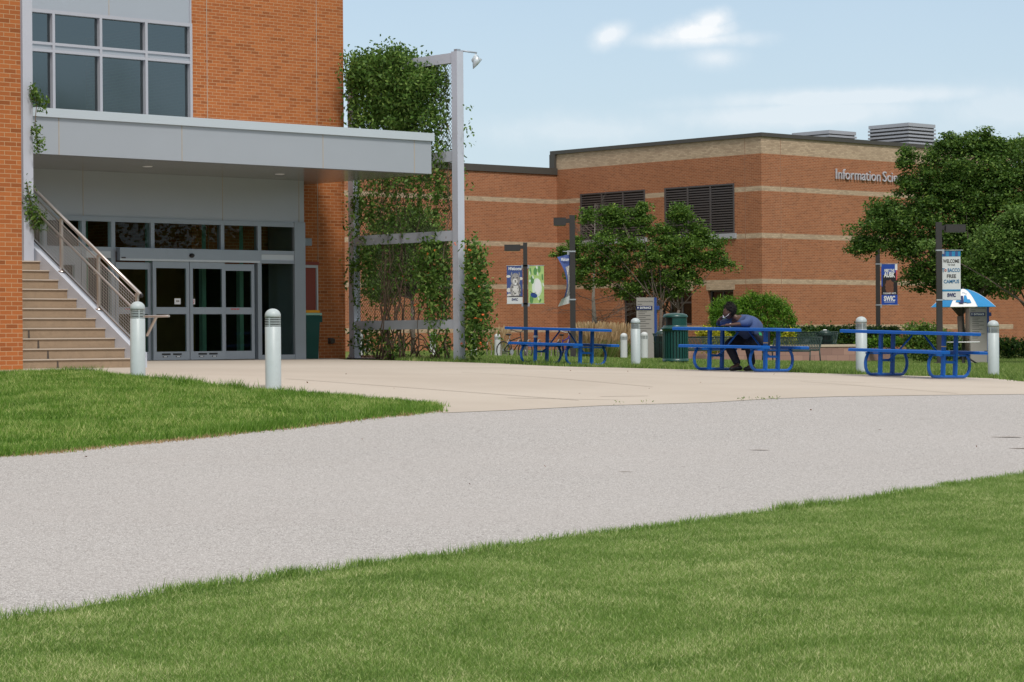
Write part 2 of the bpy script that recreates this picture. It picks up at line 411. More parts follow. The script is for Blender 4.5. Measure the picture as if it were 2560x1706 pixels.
def sheet(name, poly, dz, mat, step=1.0, label=None, solid=0.0):
    poly = [tuple(p) for p in poly]; dense = []
    for i, p in enumerate(poly):
        q = poly[(i+1)%len(poly)]; L = math.hypot(q[0]-p[0], q[1]-p[1]); k = max(1, int(L/step))
        for t in range(k): dense.append((p[0]+(q[0]-p[0])*t/k, p[1]+(q[1]-p[1])*t/k))
    xs = [p[0] for p in dense]; ys = [p[1] for p in dense]
    gx, gy = np.meshgrid(np.arange(min(xs), max(xs), step), np.arange(min(ys), max(ys), step))
    gx = gx.ravel(); gy = gy.ravel(); k = inside(dense, gx, gy); pts = dense + list(zip(gx[k], gy[k]))
    n = len(dense)
    r = delaunay_2d_cdt([Vector(p) for p in pts], [(i, (i+1)%n) for i in range(n)], [list(range(n))], 1, 1e-5)
    vs = np.array([tuple(p) for p in r[0]]); z = gz(vs[:,0], vs[:,1]) + dz
    V = [tuple(map(float, p)) for p in np.c_[vs, z]]; Fc = [list(f) for f in r[2]]
    me = bpy.data.meshes.new(name); me.from_pydata(V, [], Fc); me.materials.append(MATS[mat])
    bm = bmesh.new(); bm.from_mesh(me); bmesh.ops.recalc_face_normals(bm, faces=bm.faces)
    if sum(f.normal.z for f in bm.faces) < 0: bmesh.ops.reverse_faces(bm, faces=bm.faces)
    bm.to_mesh(me); bm.free()
    for p in me.polygons: p.use_smooth = True
    o = bpy.data.objects.new(name, me); COL.objects.link(o); o['kind'] = 'structure'; return o

# ------------------------------------------------------------------ setting: ground, drive, plaza, paths
def ground():
    xs = np.concatenate([np.arange(-140,-24,6), np.arange(-24,30,.75), np.arange(30,146,6)]); ys = np.concatenate([np.arange(-120,4,6), np.arange(4,60,.75), np.arange(60,130,2.5), np.arange(130,330,20)])
    X, Yy = np.meshgrid(xs, ys); Z = gz(np.clip(X.ravel(),-60,60), np.clip(Yy.ravel(),-60,160)).reshape(X.shape)
    V = np.stack([X, Yy, Z], -1).reshape(-1,3); nx = len(xs); Fc = []
    for j in range(len(ys)-1):
        for i in range(nx-1): k = j*nx+i; Fc.append((k, k+1, k+nx+1, k+nx))
    me = bpy.data.meshes.new('ground'); me.from_pydata([tuple(p) for p in V.tolist()], [], Fc); me.materials.append(MATS['soil'])
    for p in me.polygons: p.use_smooth = True
    o = bpy.data.objects.new('ground', me); COL.objects.link(o); o['kind'] = 'structure'
ground()
near_edge = [GP(u,v) for u,v in [(0,1428),(150,1405),(430,1357),(650,1330),(850,1302),(1070,1275),(1300,1237),(1540,1213),(1750,1180),(2000,1150),(2250,1105),(2353,1092)]]
def extrap(p, q, d):
    L = math.hypot(q[0]-p[0], q[1]-p[1]); return (q[0]+(q[0]-p[0])/L*d, q[1]+(q[1]-p[1])/L*d)
near_edge = [extrap(near_edge[2], near_edge[0], 9)] + near_edge + [extrap(near_edge[-3], near_edge[-1], 14)]
lawn_low = [GP(u,v) for u,v in [(0,1049),(100,1043),(250,1027),(420,1010),(560,995),(700,980),(880,959),(960,951),(1012,945)]]
lawn_low = [extrap(lawn_low[2], lawn_low[0], 9)] + lawn_low
lawn_up = [GP(u,v) for u,v in [(1020,938),(980,930),(900,923),(800,914),(620,902),(520,893),(420,881),(340,874),(300,870),(200,861),(120,860),(50,861),(0,862)]]
lawn_up = lawn_up + [extrap(lawn_up[-2], lawn_up[-1], 8)]
seam = [GP(u*S,v*S) for u,v in [(1107,1035),(1280,1027.9),(1497.6,1017),(1769.6,1008.8),(1933,999),(2096,993.6),(2560,988)]]
seam = seam + [extrap(seam[-2], seam[-1], 14)]
back_edge = [GP(u*S,v*S) for u,v in [(862,901),(1000,903.5),(1140,907),(1271.6,911.5),(1440,919),(1540,921),(1728,926),(1984,933),(2100,937),(2300,942),(2497,948.5),(2560,956)]]
back_edge = back_edge + [extrap(back_edge[-3], back_edge[-1], 12)]
road_poly = near_edge + [seam[-1]] + seam[::-1][1:] + lawn_low[::-1]
sheet('driveway', road_poly, .008, 'aggregate', .8)
MF = Frame(ray(544*S, 800)[0]*51.0, 51.0)
wl = MF.w(-16, 3); w2 = MF.w(5.2, 3.0)
plaza_poly = seam + back_edge[::-1] + [w2, wl, MF.w(-16,-9.0)] + lawn_up[::-1][0:] 
sheet('plaza', plaza_poly, .012, 'concrete', .8)
# saw-cut joints in the plaza, drawn as thin strips
def strip(name, p, q, w, dz, mat, n=14):
    mb = MB(); dx, dy = q[0]-p[0], q[1]-p[1]; L = math.hypot(dx, dy); nx, ny = -dy/L*w/2, dx/L*w/2; rows = []
    for i in range(n+1):
        x = p[0]+dx*i/n; y = p[1]+dy*i/n; z = g1(x, y)+dz
        rows.append((mb.pt((x-nx, y-ny, z)), mb.pt((x+nx, y+ny, z))))
    for a, b in zip(rows, rows[1:]): mb.face([a[0], a[1], b[1], b[0]], mat)
    return mb, name
mbj = MB()
for (u0,v0,u1,v1,w) in [(700,846,1990,882,.02),(655,873,1330,923,.025),(1165,917,1420,922,.03),(1380,914,1490,912.5,.03),(1600,883,2330,893,.02),(1060,858,1500,892,.02),(1840,879,2200,907,.02)]:
    m_, _ = strip('', GP(u0,v0), GP(u1,v1), w, .0165, 'joint'); off = len(mbj.v); mbj.v += m_.v
    for f, mm in zip(m_.f, m_.m): mbj.face([i+off for i in f], mm)
o = mbj.build('plaza_joints'); o['kind'] = 'structure'
# planting bed below the trellis, pale walks in the far lawn
bed = [GP(u*S,v*S) for u,v in [(868,898),(1000,901),(1165,905.5),(1190,903),(1175,899.5),(1100,896.5),(960,894),(872,893)]]
sheet('planting_bed', bed, .02, 'mulch', .4)
walk = [G(u,Y)[:2] for u,Y in [(1180,86),(1440,78.5),(1640,75.5),(2060,73),(2060,77),(1640,79.8),(1440,82),(1190,90)]]
sheet('footpath', walk, .014, 'path_pink', 1.0)
walk2 = [G(u,Y)[:2] for u,Y in [(2080,63.5),(2420,58),(2420,59.2),(2080,64.8)]]
o = sheet('footpath', walk2, .014, 'path_pink', 1.0)
# leaves, cracks and stains lying on the drive
mbd = MB()
for u,v,l in [(2312,1007,.34),(2352,1033,.3),(1745,1037,.2),(1437,1087,.12)]:
    x, y = GP(u, v); z = g1(x, y)
    mbd.poly([(x+l/2*math.cos(t*PI/7), y+l*.14*math.sin(t*PI/7), z+.0125) for t in range(14)], 'joint')
o = mbd.build('road_patches'); o['kind'] = 'structure'

# ------------------------------------------------------------------ grass
def blades(name, poly, dens, h, w, mat, label, cat='grass', lean=.5, avoid=None, nz=.6, clump=0.0, hv=.35):
    xs = [p[0] for p in poly]; ys = [p[1] for p in poly]
    A = (max(xs)-min(xs))*(max(ys)-min(ys)); N = int(A*dens)
    X = RNG.uniform(min(xs), max(xs), N); Y = RNG.uniform(min(ys), max(ys), N)
    # keep to what the lens and a step aside can see
    k = inside(poly, X, Y) & (np.abs(X) < Y*.235+2.4)
    X, Y = X[k], Y[k]
    if avoid is not None:
        for (ax, ay, ar) in avoid:
            k = (X-ax)**2+(Y-ay)**2 > ar*ar; X, Y = X[k], Y[k]
    N = len(X); Z = gz(X, Y)
    # patchiness
    q1, q2 = X*.94+Y*.34, -X*.34+Y*.94
    q1 = q1+.5*np.sin(Y*1.9+.7*X)+.3*np.sin(3.1*X+Y); q2 = q2+.35*np.sin(X*1.6+1.1*np.sin(Y*1.3))+.22*np.sin(X*3.7-Y*2.2)
    s = .5+.2*np.sin(q1*1.3+np.sin(q2*2.9)*2)+.3*np.sin(q2*5.3+np.sin(q1*.9)*2.0+1)+.15*np.sin(q2*11+q1*1.7)
    s2 = .5+.5*np.sin(X*5.1+2*np.sin(Y*3.3))*np.sin(Y*4.7+2*np.sin(X*2.9))
    th = RNG.uniform(0, 2*PI, N); hh = h*(1-hv+hv*2*RNG.random(N)**1.5)*(1+clump*(s2-.5)); ln = RNG.uniform(.1, 1, N)*lean*hh
    ww = w*RNG.uniform(.6, 1.3, N)
    th2 = RNG.uniform(0, 2*PI, N)
    B = np.c_[X, Y, Z+.002]
    wx = np.c_[np.cos(th2), np.sin(th2), np.zeros(N)]*ww[:,None]*.5
    tip = B + np.c_[np.cos(th)*ln, np.sin(th)*ln, hh]
    V = np.stack([B-wx, B+wx, tip], 1).reshape(-1, 3)
    r = np.clip(.05+.95*RNG.random(N)**1.35+nz*.45*(s-.5)+nz*.4*(s2-.5), 0, 1)
    o = npmesh(name, V, 3, mat, r); return tag(o, label, cat, kind='stuff')
AV = []
near_poly = near_edge + [(16,9.0),(-12,9.0)]
blades('lawn_grass', [p for p in near_poly], 19000, .021, .0040, 'blade_near', 'short mown grass of the near lawn in front of the grey drive', lean=1.6, nz=.5)
left_poly = lawn_low + lawn_up
blades('lawn_grass', left_poly, 4300, .055, .009, 'blade_left', 'greener mown grass of the pointed lawn between drive and staircase', lean=1.2, clump=.9, nz=.75)
# shaggy rims
def rim(name, line, n, h, w, mat, label, spread=.12, side=0, jit=.5):
    L = np.array(line); seg = np.hypot(*(L[1:]-L[:-1]).T); cs = np.r_[0, np.cumsum(seg)]
    cl = RNG.uniform(0, cs[-1], max(6, int(cs[-1]*2.2))); cw = RNG.uniform(.05, .35, len(cl)); ch = RNG.uniform(.4, 1.25, len(cl))
    pick = RNG.integers(0, len(cl), n); t = np.clip(cl[pick]+RNG.normal(size=n)*cw[pick], 0, cs[-1]-1e-3); un = RNG.random(n) < .45; t[un] = RNG.uniform(0, cs[-1]-1e-3, un.sum())
    hs = np.where(un, .55, ch[pick])
    i = np.clip(np.searchsorted(cs, t)-1, 0, len(seg)-1); f = ((t-cs[i])/seg[i])[:,None]
    p = L[i]*(1-f)+L[i+1]*f; d = (L[i+1]-L[i])/seg[i][:,None]; nrm = np.c_[-d[:,1], d[:,0]]
    p = p + nrm*(RNG.normal(size=n)*spread+side)[:,None]; N = n; Z = gz(p[:,0], p[:,1])
    k = (np.abs(p[:,0]) < p[:,1]*.235+2.4)
    th = RNG.uniform(0, 2*PI, N); hh = h*hs*RNG.uniform(.5, 1.3, N); ln = hh*RNG.uniform(.1, .9, N); ww = w*RNG.uniform(.6, 1.3, N); t2 = RNG.uniform(0, 2*PI, N)
    B = np.c_[p, Z+.005]; wx = np.c_[np.cos(t2), np.sin(t2), np.zeros(N)]*ww[:,None]*.5; tip = B + np.c_[np.cos(th)*ln, np.sin(th)*ln, hh]
    V = np.stack([B-wx, B+wx, tip], 1)[k].reshape(-1, 3); r = np.clip(RNG.random(N)**1.4*.8, 0, 1)[k]
    return tag(npmesh(name, V, 3, mat, r), label, 'grass', kind='stuff')
rim('grass_fringe', lawn_low, 30000, .085, .009, 'blade_left', 'shaggy longer grass along the drive edge of the pointed lawn', .10, .10)
rim('grass_fringe', lawn_up, 16000, .10, .012, 'blade_left', 'ragged grass along the plaza edge of the pointed lawn', .10, .10)
rim('grass_fringe', near_edge, 30000, .055, .006, 'blade_near', 'loose grass tips along the near lawn edge of the drive', .05, .0)
far_poly = back_edge[1:] + [G(2420,57.5)[:2], G(2420,90)[:2], G(2100,100)[:2], G(1500,104)[:2], G(1000,100)[:2], G(860,95)[:2], G(850,62)[:2]]
blades('lawn_grass', far_poly, 520, .08, .024, 'blade_far', 'bright lawn behind the plaza below the brick hall', lean=.5, clump=.4, nz=.8)
rim('grass_fringe', back_edge[2:], 9000, .12, .02, 'blade_far', 'grass edge along the back of the plaza behind the blue tables', .12, .12)
rim('dry_thatch', [(x, y-.10) for x, y in lawn_low], 9000, .035, .012, 'leaf_dry', 'tan dry thatch along the drive edge of the pointed lawn', .06)
mb = MB()                                            # weeds growing in the seam between plaza and drive
def weeds(pts, h, n, name, label):
    C = []
    for u, v in pts:
        x, y = GP(u, v); z = g1(x, y)
        q = RNG.normal(size=(n,3))*[.04,.02,.01]; q[:,2] = np.abs(q[:,2])+RNG.random(n)*h; C.append(q+[x,y,z+.01])
    C = np.vstack(C); return tag(npmesh(name, leaves(C, .035, .3), 4, 'leaf_tree', RNG.random(len(C))), label, 'weeds', kind='stuff')
weeds([(u/1.838*S+1280*S, (v/1.838+900)*S) for u,v in [(492,211),(628,207),(1042,193),(1075,192),(1150,188),(1196,186),(1205,185)]], .04, 12, 'seam_weeds', 'small green weeds sprouting from the plaza and drive joint')

LT = []
for _ in range(26):
    x, y = GP(random.uniform(60, 2330), random.choice([random.uniform(850, 935), random.uniform(880, 1150)])); LT.append((x, y, g1(x, y)+.022))
LT = np.array(LT); LT = LT[(~inside(left_poly, LT[:,0], LT[:,1])) & (~inside(near_poly, LT[:,0], LT[:,1]))]
tag(npmesh('leaf_litter', leaves(LT, .036, .6, flat=.8), 4, 'chip', None), 'a few small dry leaves scattered over plaza and drive', 'leaves', kind='stuff')
# ------------------------------------------------------------------ entrance building
def gf(fr, a, b): x, y = fr.w(a, b); return g1(x, y)
base = gf(MF, 0, 0)
MZ = 0.0                                       # building empty sits at world height 0, so local z is world z
bld = thing('entrance_building', (MF.o[0], MF.o[1], 0), 'orange brick building with long silver canopy over glass sliding doors', 'building', TH)
ub = 1.0                                       # plane of the upper wall
def A_(u, v, b): return MF.onb(u, v, b)[0]
def Z_(u, v, b): return MF.onb(u, v, b)[1]
a_corner = A_(790, 300, ub); a_win = A_(438, 200, ub); ztop = 10.5
base_lo = base-.35
# brick wall: right return and upper part
a_sf = A_(699.4, 600, 0)                       # right end of the storefront
z_sof = Z_(544*S, 443*S, 0)                    # underside of the canopy
mb = MB()
dr0 = A_(696, 700, ub)-.45; dr1 = A_(727.5, 700, ub); drz = Z_(727, 616, ub)
mb.box(dr1+.04, a_corner, ub, ub+8, base_lo, z_sof+.4, 'brick_near')
mb.box(a_win+.0, dr1+.038, ub+.002, ub+8, drz+.06, z_sof+.4, 'brick_near')
mb.box(a_win, a_corner+.002, ub-.001, ub+8.002, z_sof+.4, ztop, 'brick_near')
mb.build('brick_wall', bld)
for u in (475.5, 727.3):                       # control joints
    a = A_(u, 150, ub); m2 = MB(); m2.box(a-.006, a+.006, ub-.005, ub+.01, base_lo if u < 0 else drz+.1, ztop, 'panel_gap'); m2.build('control_joint', bld)
# left brick wing in front of the stairs
a_w = A_(50.8, 600, -9.9)
p0 = MF.onb(50.8, 600, 0)
# solve its plane so that its face is 36.6 m away
r_ = ray(50.8, 600); bw_ = (r_[0]*36.6-MF.o[0])*MF.B[0]+(36.6-MF.o[1])*MF.B[1]; a_w = (r_[0]*36.6-MF.o[0])*MF.A[0]+(36.6-MF.o[1])*MF.A[1]
wz = gf(MF, a_w, bw_)
mb = MB(); mb.box(a_w-7, a_w, bw_, bw_+16, wz+.03, 10.2, 'brick_near'); mb.build('brick_wing', bld)
mb = MB(); mb.box(a_w-7, a_w+.03, bw_-.03, bw_+.5, wz-.3, wz+.029, 'stone_tread'); mb.build('plinth', bld)
# upper wall: metal panel + window band
mb = MB()
aL = A_(0, 100, ub)-6.0
zt0 = Z_(433, 57, ub)
mb.box(aL, a_win-.03, ub-.02, ub+.4, zt0+.02, ztop, 'silver')
mb.box(a_win-.03, a_win, ub-.05, ub+.2, z_sof+.3, ztop, 'mullion')
mb.build('metal_panel', bld)
m2 = MB(); a = A_(249, 20, ub); m2.box(a-.008, a+.008, ub-.024, ub, zt0+.02, ztop, 'panel_gap'); m2.build('panel_seam', bld)
win = MB(); zb = Z_(433, 270, ub)-.4; zm1 = Z_(433, 130, ub); zm0 = Z_(433, 144, ub)
edges = [A_(-160,100,ub), A_(-60,100,ub), A_(14,100,ub), A_(119.5,100,ub), A_(228,100,ub), A_(332.5,100,ub), A_(435,100,ub)]
wf = MB()
for e in edges: wf.box(e-.03, e+.03, ub-.07, ub+.1, zb, zt0+.02, 'mullion')
for e0, e1 in zip(edges, edges[1:]):
    wf.box(e0+.03, e1-.03, ub-.068, ub+.1, zt0-.05, zt0+.019, 'mullion')
    wf.box(e0+.03, e1-.03, ub-.068, ub+.1, zm0-.035, zm0+.02, 'mullion')
    wf.box(e0+.03, e1-.03, ub-.068, ub+.1, zm1-.02, zm1+.035, 'mullion')
    wf.box(e0+.03, e1-.03, ub-.04, ub+.1, zm0+.02, zm1-.02, 'silver')
wo = wf.build('window_frame', bld)
for e0, e1 in zip(edges, edges[1:]):
    for z0, z1 in ((zb, zm0-.03), (zm1+.03, zt0-.04)):
        q = MB(); q.poly([(e0+.03, ub+.03, z0), (e1-.03, ub+.03, z0), (e1-.03, ub+.03, z1), (e0+.03, ub+.03, z1)], 'glass_up'); q.build('window_pane', wo, fix=False)
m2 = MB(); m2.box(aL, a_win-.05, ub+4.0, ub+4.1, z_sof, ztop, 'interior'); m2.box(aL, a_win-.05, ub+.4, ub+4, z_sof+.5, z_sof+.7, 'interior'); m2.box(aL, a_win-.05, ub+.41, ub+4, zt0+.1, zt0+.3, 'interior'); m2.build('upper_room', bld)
# canopy
cb0 = -3.2; a_ce = A_(991, 350, cb0); z_cb = Z_(990, 399.8, cb0); z_ct = Z_(990, 325, cb0); z_cc = Z_(992, 307, cb0)
canopy = MB(); canopy.box(aL, a_ce, cb0, ub-.02, z_cb, z_ct, 'silver'); co = canopy.build('canopy', bld)
mb = MB(); mb.box(aL, a_ce+.05, cb0-.05, ub-.022, z_ct+.001, z_cc, 'silver_cap'); mb.build('canopy_cap', co)
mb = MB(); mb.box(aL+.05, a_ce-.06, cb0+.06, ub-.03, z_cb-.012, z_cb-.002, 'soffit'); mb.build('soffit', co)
for u in (135.5, 418, 742, 952):
    a = A_(u, 330, cb0); m2 = MB(); m2.box(a-.008, a+.008, cb0-.004, cb0+.01, z_cb, z_ct, 'panel_gap'); m2.build('panel_seam', co)
for (u, v) in ((339,383),(643,400.5)):
    r = ray(u, v); t = (z_cb-.012-CZ)/r[2]; x, y = r[0]*t-MF.o[0], t-MF.o[1]; a = x*MF.A[0]+y*MF.A[1]; b = x*MF.B[0]+y*MF.B[1]
    m2 = MB(); m2.lathe([(.0005,-.02),(.09,-.02),(.10,-.0125)], 'white', 16, (a, b, z_cb)); m2.build('downlight', co)
# storefront
sf = MB(); z_h = Z_(675, 513.5, 0)             # top of the glazing
sf.box(aL+4, a_sf, 0, .12, z_h, z_cb-.013, 'silver'); so = sf.build('storefront_panel', bld)
for u in (190.8, 511.4, 686.7):
    a = A_(u, 460, 0); m2 = MB(); m2.box(a-.007, a+.007, -.004, .01, z_h, z_cb-.014, 'panel_gap'); m2.build('panel_seam', so)
def zx(x, y): return (x*.3437, y*.3437+441.2)
def AZ0(x, y, b=0.0): return MF.onb(*zx(x, y), b)
zf = base+.005; fr = MB()
zt_b = AZ0(1742, 392)[1]; zt_t = AZ0(1742, 217)[1]
def panel(mbx, x0, x1, z0, z1, b0, b1, mat): mbx.box(x0, x1, b0, b1, z0, z1, mat)
aa = lambda x: AZ0(x, 700)[0]
cols = [150, 300, 558, 755, 1018, 1485, 1732, 1975]
for x in cols[:-1]: fr.box(aa(x)-.045, aa(x)+.045, -.03, .10, zt_b-.04, z_h, 'frame_grey')
fr.box(aa(100), aa(1975)-.04, -.028, .09, z_h-.085, z_h+.01, 'frame_grey')
fr.box(aa(100), aa(1975)-.04, -.028, .09, zt_b-.085, zt_b, 'frame_grey')
fr.box(aa(1975)-.04, a_sf-.001, -.04, .9, base-.1, z_h+.02, 'frame_grey')
fr.box(aa(1732)-.05, aa(1732)+.05, -.03, .10, zf, zt_b-.086, 'frame_grey')
z_w1 = AZ0(1742, 412)[1]; z_w0 = AZ0(1742, 456)[1]
fr.box(aa(1732)+.05, aa(1975)-.04, -.01, .08, z_w0, z_w1, 'frame_white'); fr.box(aa(1732)+.05, aa(1975)-.04, -.028, .085, z_w0-.07, z_w0-.001, 'frame_grey'); fr.box(aa(1732)+.05, aa(1975)-.04, -.028, .085, zf, zf+.1, 'frame_grey')
fr.box(aa(755)-.05, aa(755)+.05, -.03, .10, zf, zt_b-.086, 'frame_grey'); fr.box(aa(558)-.05, aa(558)+.05, -.03, .10, zf, zt_b-.086, 'frame_grey')
fr.box(aa(558)+.05, aa(755)-.05, -.02, .08, AZ0(600,440)[1], AZ0(600,385)[1], 'frame_white')
fr.box(aa(558)+.05, aa(755)-.05, -.02, .08, zf, zf+.12, 'frame_grey')
fr.box(aa(150), aa(415), -.01, .09, zf, zt_b-.086, 'frame_grey'); fr.box(aa(500), aa(558)-.05, -.01, .09, zf, zt_b-.086, 'frame_grey')
fr.box(aa(415), aa(500), -.01, .09, AZ0(450,488)[1], zt_b-.086, 'frame_grey'); fr.box(aa(415), aa(500), -.01, .09, zf, zf+.9, 'frame_grey')
fo = fr.build('storefront_frame', bld)
def pane(x0, x1, z0, z1, b, name='glass_pane', par=None):
    q = MB(); q.poly([(x0,b,z0),(x1,b,z0),(x1,b,z1),(x0,b,z1)], 'glass_door'); return q.build(name, par or fo, fix=False)
for x0, x1 in zip(cols, cols[1:]): pane(aa(x0)+.045, aa(x1)-.045, zt_b, z_h-.08, .03, 'transom_pane')
pane(aa(1732)+.05, aa(1975)-.04, zf+.1, z_w0-.07, .03); pane(aa(558)+.05, aa(755)-.05, zf+.12, AZ0(600,445)[1], .03); pane(aa(415), aa(500), zf+.9, AZ0(450,488)[1], .03)
# sliding door set
dz1 = AZ0(1250, 468)[1]; hd = MB(); hd.box(aa(775), aa(1710), -.16, -.031, dz1, AZ0(1250, 385)[1], 'frame_grey')
hd.box(aa(775), aa(1710), -.165, -.16, dz1, dz1+.04, 'frame_white'); ho = hd.build('door_header', bld)
q = MB(); q.sphere((aa(1253), -.17, AZ0(1253,428)[1]), .06, 'black', 8, (1,1,.75)); q.build('motion_sensor', ho)
q = MB(); q.box(aa(785), aa(812), -.168, -.162, dz1+.04, dz1+.07, 'ink'); q.build('badge', ho)
def leaf(x0, x1, b, name, lab=None, btm=True, zt=None, stickers=None):
    zt = zt or dz1; m = MB(); w = .075; zmid0 = AZ0(1250, 818)[1]; zmid1 = AZ0(1250, 772)[1]; z0 = zf+.02
    m.box(x0, x0+w, b, b+.05, z0, zt, 'frame_grey'); m.box(x1-w, x1, b, b+.05, z0, zt, 'frame_grey')
    m.box(x0+w, x1-w, b, b+.05, z0, z0+.17, 'frame_grey'); m.box(x0+w, x1-w, b, b+.05, zt-.14, zt, 'frame_grey'); m.box(x0+w, x1-w, b, b+.05, zmid0, zmid1, 'frame_grey')
    o = m.build(name, bld)
    if lab: o['label'] = lab
    pane(x0+w, x1-w, z0+.17, zmid0, b+.02, par=o); pane(x0+w, x1-w, zmid1, zt-.14, b+.02, par=o)
    if btm:
        g = MB(); c = (x0+x1)/2
        for k in (-1, 1): g.box(c+k*.03, c+k*.24, b-.004, b, z0+.10, z0+.135, 'black'); g.box(c+k*.10, c+k*.22, b-.004, b, z0+.055, z0+.08, 'black'); g.box(c+k*.12, c+k*.2, b-.006, b-.0041, z0+.06, z0+.076, 'white')
        g.build('sweep', o)
    return o
l1 = leaf(aa(1002), aa(1244), -.12, 'sliding_door'); l2 = leaf(aa(1248), aa(1482), -.12, 'sliding_door')
leaf(aa(1480), aa(1692), -.05, 'sidelight', btm=False, zt=dz1-.03); leaf(aa(765), aa(1003), -.05, 'sidelight', btm=False, zt=dz1-.03)
q = MB(); a0, z0 = AZ0(1190, 732, -.12); q.box(a0-.075, a0+.075, -.106, -.102, z0-.06, z0+.06, 'white'); q.box(a0-.04, a0+.04, -.108, -.1061, z0-.01, z0+.02, 'sign_grey'); q.build('door_notice', l1)
q = MB(); a0, z0 = AZ0(1289, 734, -.12); q.box(a0-.065, a0+.065, -.106, -.102, z0-.055, z0+.055, 'white')
q.tube([(a0+.042*math.cos(t*PI/8), -.108, z0+.042*math.sin(t*PI/8)) for t in range(16)], .006, 'ink_red', 5, closed=True); q.box(a0-.02, a0+.02, -.109, -.107, z0-.008, z0+.012, 'black'); q.bar((a0-.03,-.112,z0+.03), (a0+.03,-.112,z0-.03), .008, .004, 'ink_red'); q.build('prohibition_sticker', l2)
for xx in (1573, 865):
    q = MB(); a0, z0 = AZ0(xx, 784, -.05); 
    for k in range(3): q.box(a0-.11+k*.075, a0-.05+k*.075, -.056, -.052, z0-.012, z0+.012, 'ink_red')
    q.build('warning_strip', bld)
# room behind the glass
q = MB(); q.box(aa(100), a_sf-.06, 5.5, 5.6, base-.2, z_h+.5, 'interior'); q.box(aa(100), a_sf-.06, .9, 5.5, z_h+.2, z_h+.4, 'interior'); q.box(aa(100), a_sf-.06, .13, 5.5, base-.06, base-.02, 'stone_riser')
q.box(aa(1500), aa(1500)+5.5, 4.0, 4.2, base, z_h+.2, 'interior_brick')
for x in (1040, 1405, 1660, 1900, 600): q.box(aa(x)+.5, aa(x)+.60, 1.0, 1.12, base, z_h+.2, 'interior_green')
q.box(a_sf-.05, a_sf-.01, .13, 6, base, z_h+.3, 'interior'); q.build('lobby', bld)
# service door, wall box, vent
q = MB(); q.box(dr0, dr1, ub+.03, ub+.08, base-.05, drz, 'red_door'); do = q.build('service_door', bld)
q = MB(); q.box(dr1, dr1+.04, ub-.01, ub+.1, base-.05, drz+.06, 'frame_white'); q.box(dr0, dr1, ub-.01, ub+.1, drz, drz+.06, 'frame_white'); q.box(dr0, dr1+.06, ub-.03, ub-.001, drz+.06, drz+.13, 'red_door'); q.build('door_frame', do)
q = MB(); a0, z0 = MF.onb(706, 557, ub); q.box(a0-.25, a0+.05, ub-.1, ub-.002, z0-.08, z0+.08, 'frame_grey'); q.build('wall_box', bld)
q = MB(); a0, z0 = MF.onb(759.5, 783.5, ub); q.box(a0-.06, a0+.06, ub-.08, ub-.002, z0-.05, z0+.05, 'dark_steel'); q.box(a0-.075, a0+.075, ub-.012, ub-.001, z0-.065, z0+.065, 'coping'); q.build('outlet_box', bld)
# recycling bin beside the doors
x, y = MF.w(A_(698, 800, .55), .55); bx = thing('recycling_bin', (x, y, g1(x, y)), 'green wheeled bin with orange lid beside the red side door', 'bin', TH)
q = MB(); q.prism([(-.22,0),(.20,0),(.26,.95),(-.28,.95)], -.25, .25, 'green_coat'); q.build('bin_body', bx)
q = MB(); q.box(-.30,.29,-.28,.28,.951,1.0,'mint'); q.box(-.27,.25,-.25,.25,1.001,1.06,'yellow'); q.build('lid', bx)
q = MB(); q.box(.262,.36,-.2,.2,.80,.94,'green_coat'); q.build('handle', bx)

# ------------------------------------------------------------------ staircase with stringer and railing
sb = ray(336*S, 895*S); st_a = (sb[0]*41.4-MF.o[0])*MF.A[0]+(41.4-MF.o[1])*MF.A[1]; st_b = (sb[0]*41.4-MF.o[0])*MF.B[0]+(41.4-MF.o[1])*MF.B[1]
sx_, sy_ = MF.w(st_a, st_b); sz_ = g1(sx_, sy_)
stair = thing('staircase', (sx_, sy_, sz_), 'tan stone outdoor staircase with white stringer and steel mesh railing', 'staircase', TH)
RI, TR, NS = .172, .30, 17; WL = st_a-a_w+.0
for k in range(NS):
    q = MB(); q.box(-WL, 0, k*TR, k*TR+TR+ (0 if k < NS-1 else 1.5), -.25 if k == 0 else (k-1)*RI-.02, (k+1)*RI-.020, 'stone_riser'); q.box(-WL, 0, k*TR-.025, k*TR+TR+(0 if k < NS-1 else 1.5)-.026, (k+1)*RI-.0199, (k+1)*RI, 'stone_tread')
    so3 = q.build('step', stair)
    if k < 6: q = MB(); q.poly([(-1.515,k*TR-.001,(k-1)*RI+RI),(-1.47,k*TR-.001,(k-1)*RI+RI),(-1.48,k*TR-.001,(k+1)*RI-.036),(-1.51,k*TR-.001,(k+1)*RI-.036)], 'dark_steel'); q.build('joint', so3)
q = MB(); sl = RI/TR; L = NS*TR
pr = [(-.08, -.3), (-.08, .20-.08*sl+.1), (L, L*sl+.30), (L+1.5, L*sl+.30), (L+1.5, -.3)]
w0, w1 = .002, .20
ids = []
A0 = [(w0, y, z) for y, z in pr]; A1 = [(w1, y, z) for y, z in pr]
q.poly(A0, 'stringer'); q.poly(A1[::-1], 'stringer')
for k in range(len(pr)): j = (k+1)%len(pr); q.poly([A0[k], A1[k], A1[j], A0[j]], 'stringer')
q.build('stringer', stair)
def zs(y): return y*sl+.12+.18-.0*y if y > -.35 else 0
def top(y): return .30 + y*sl
rl = MB(); ym = (w0+w1)/2
rail = bpy.data.objects.new('railing', None); COL.objects.link(rail); rail.parent = stair
posts = [.06+1.19*k for k in range(4)]
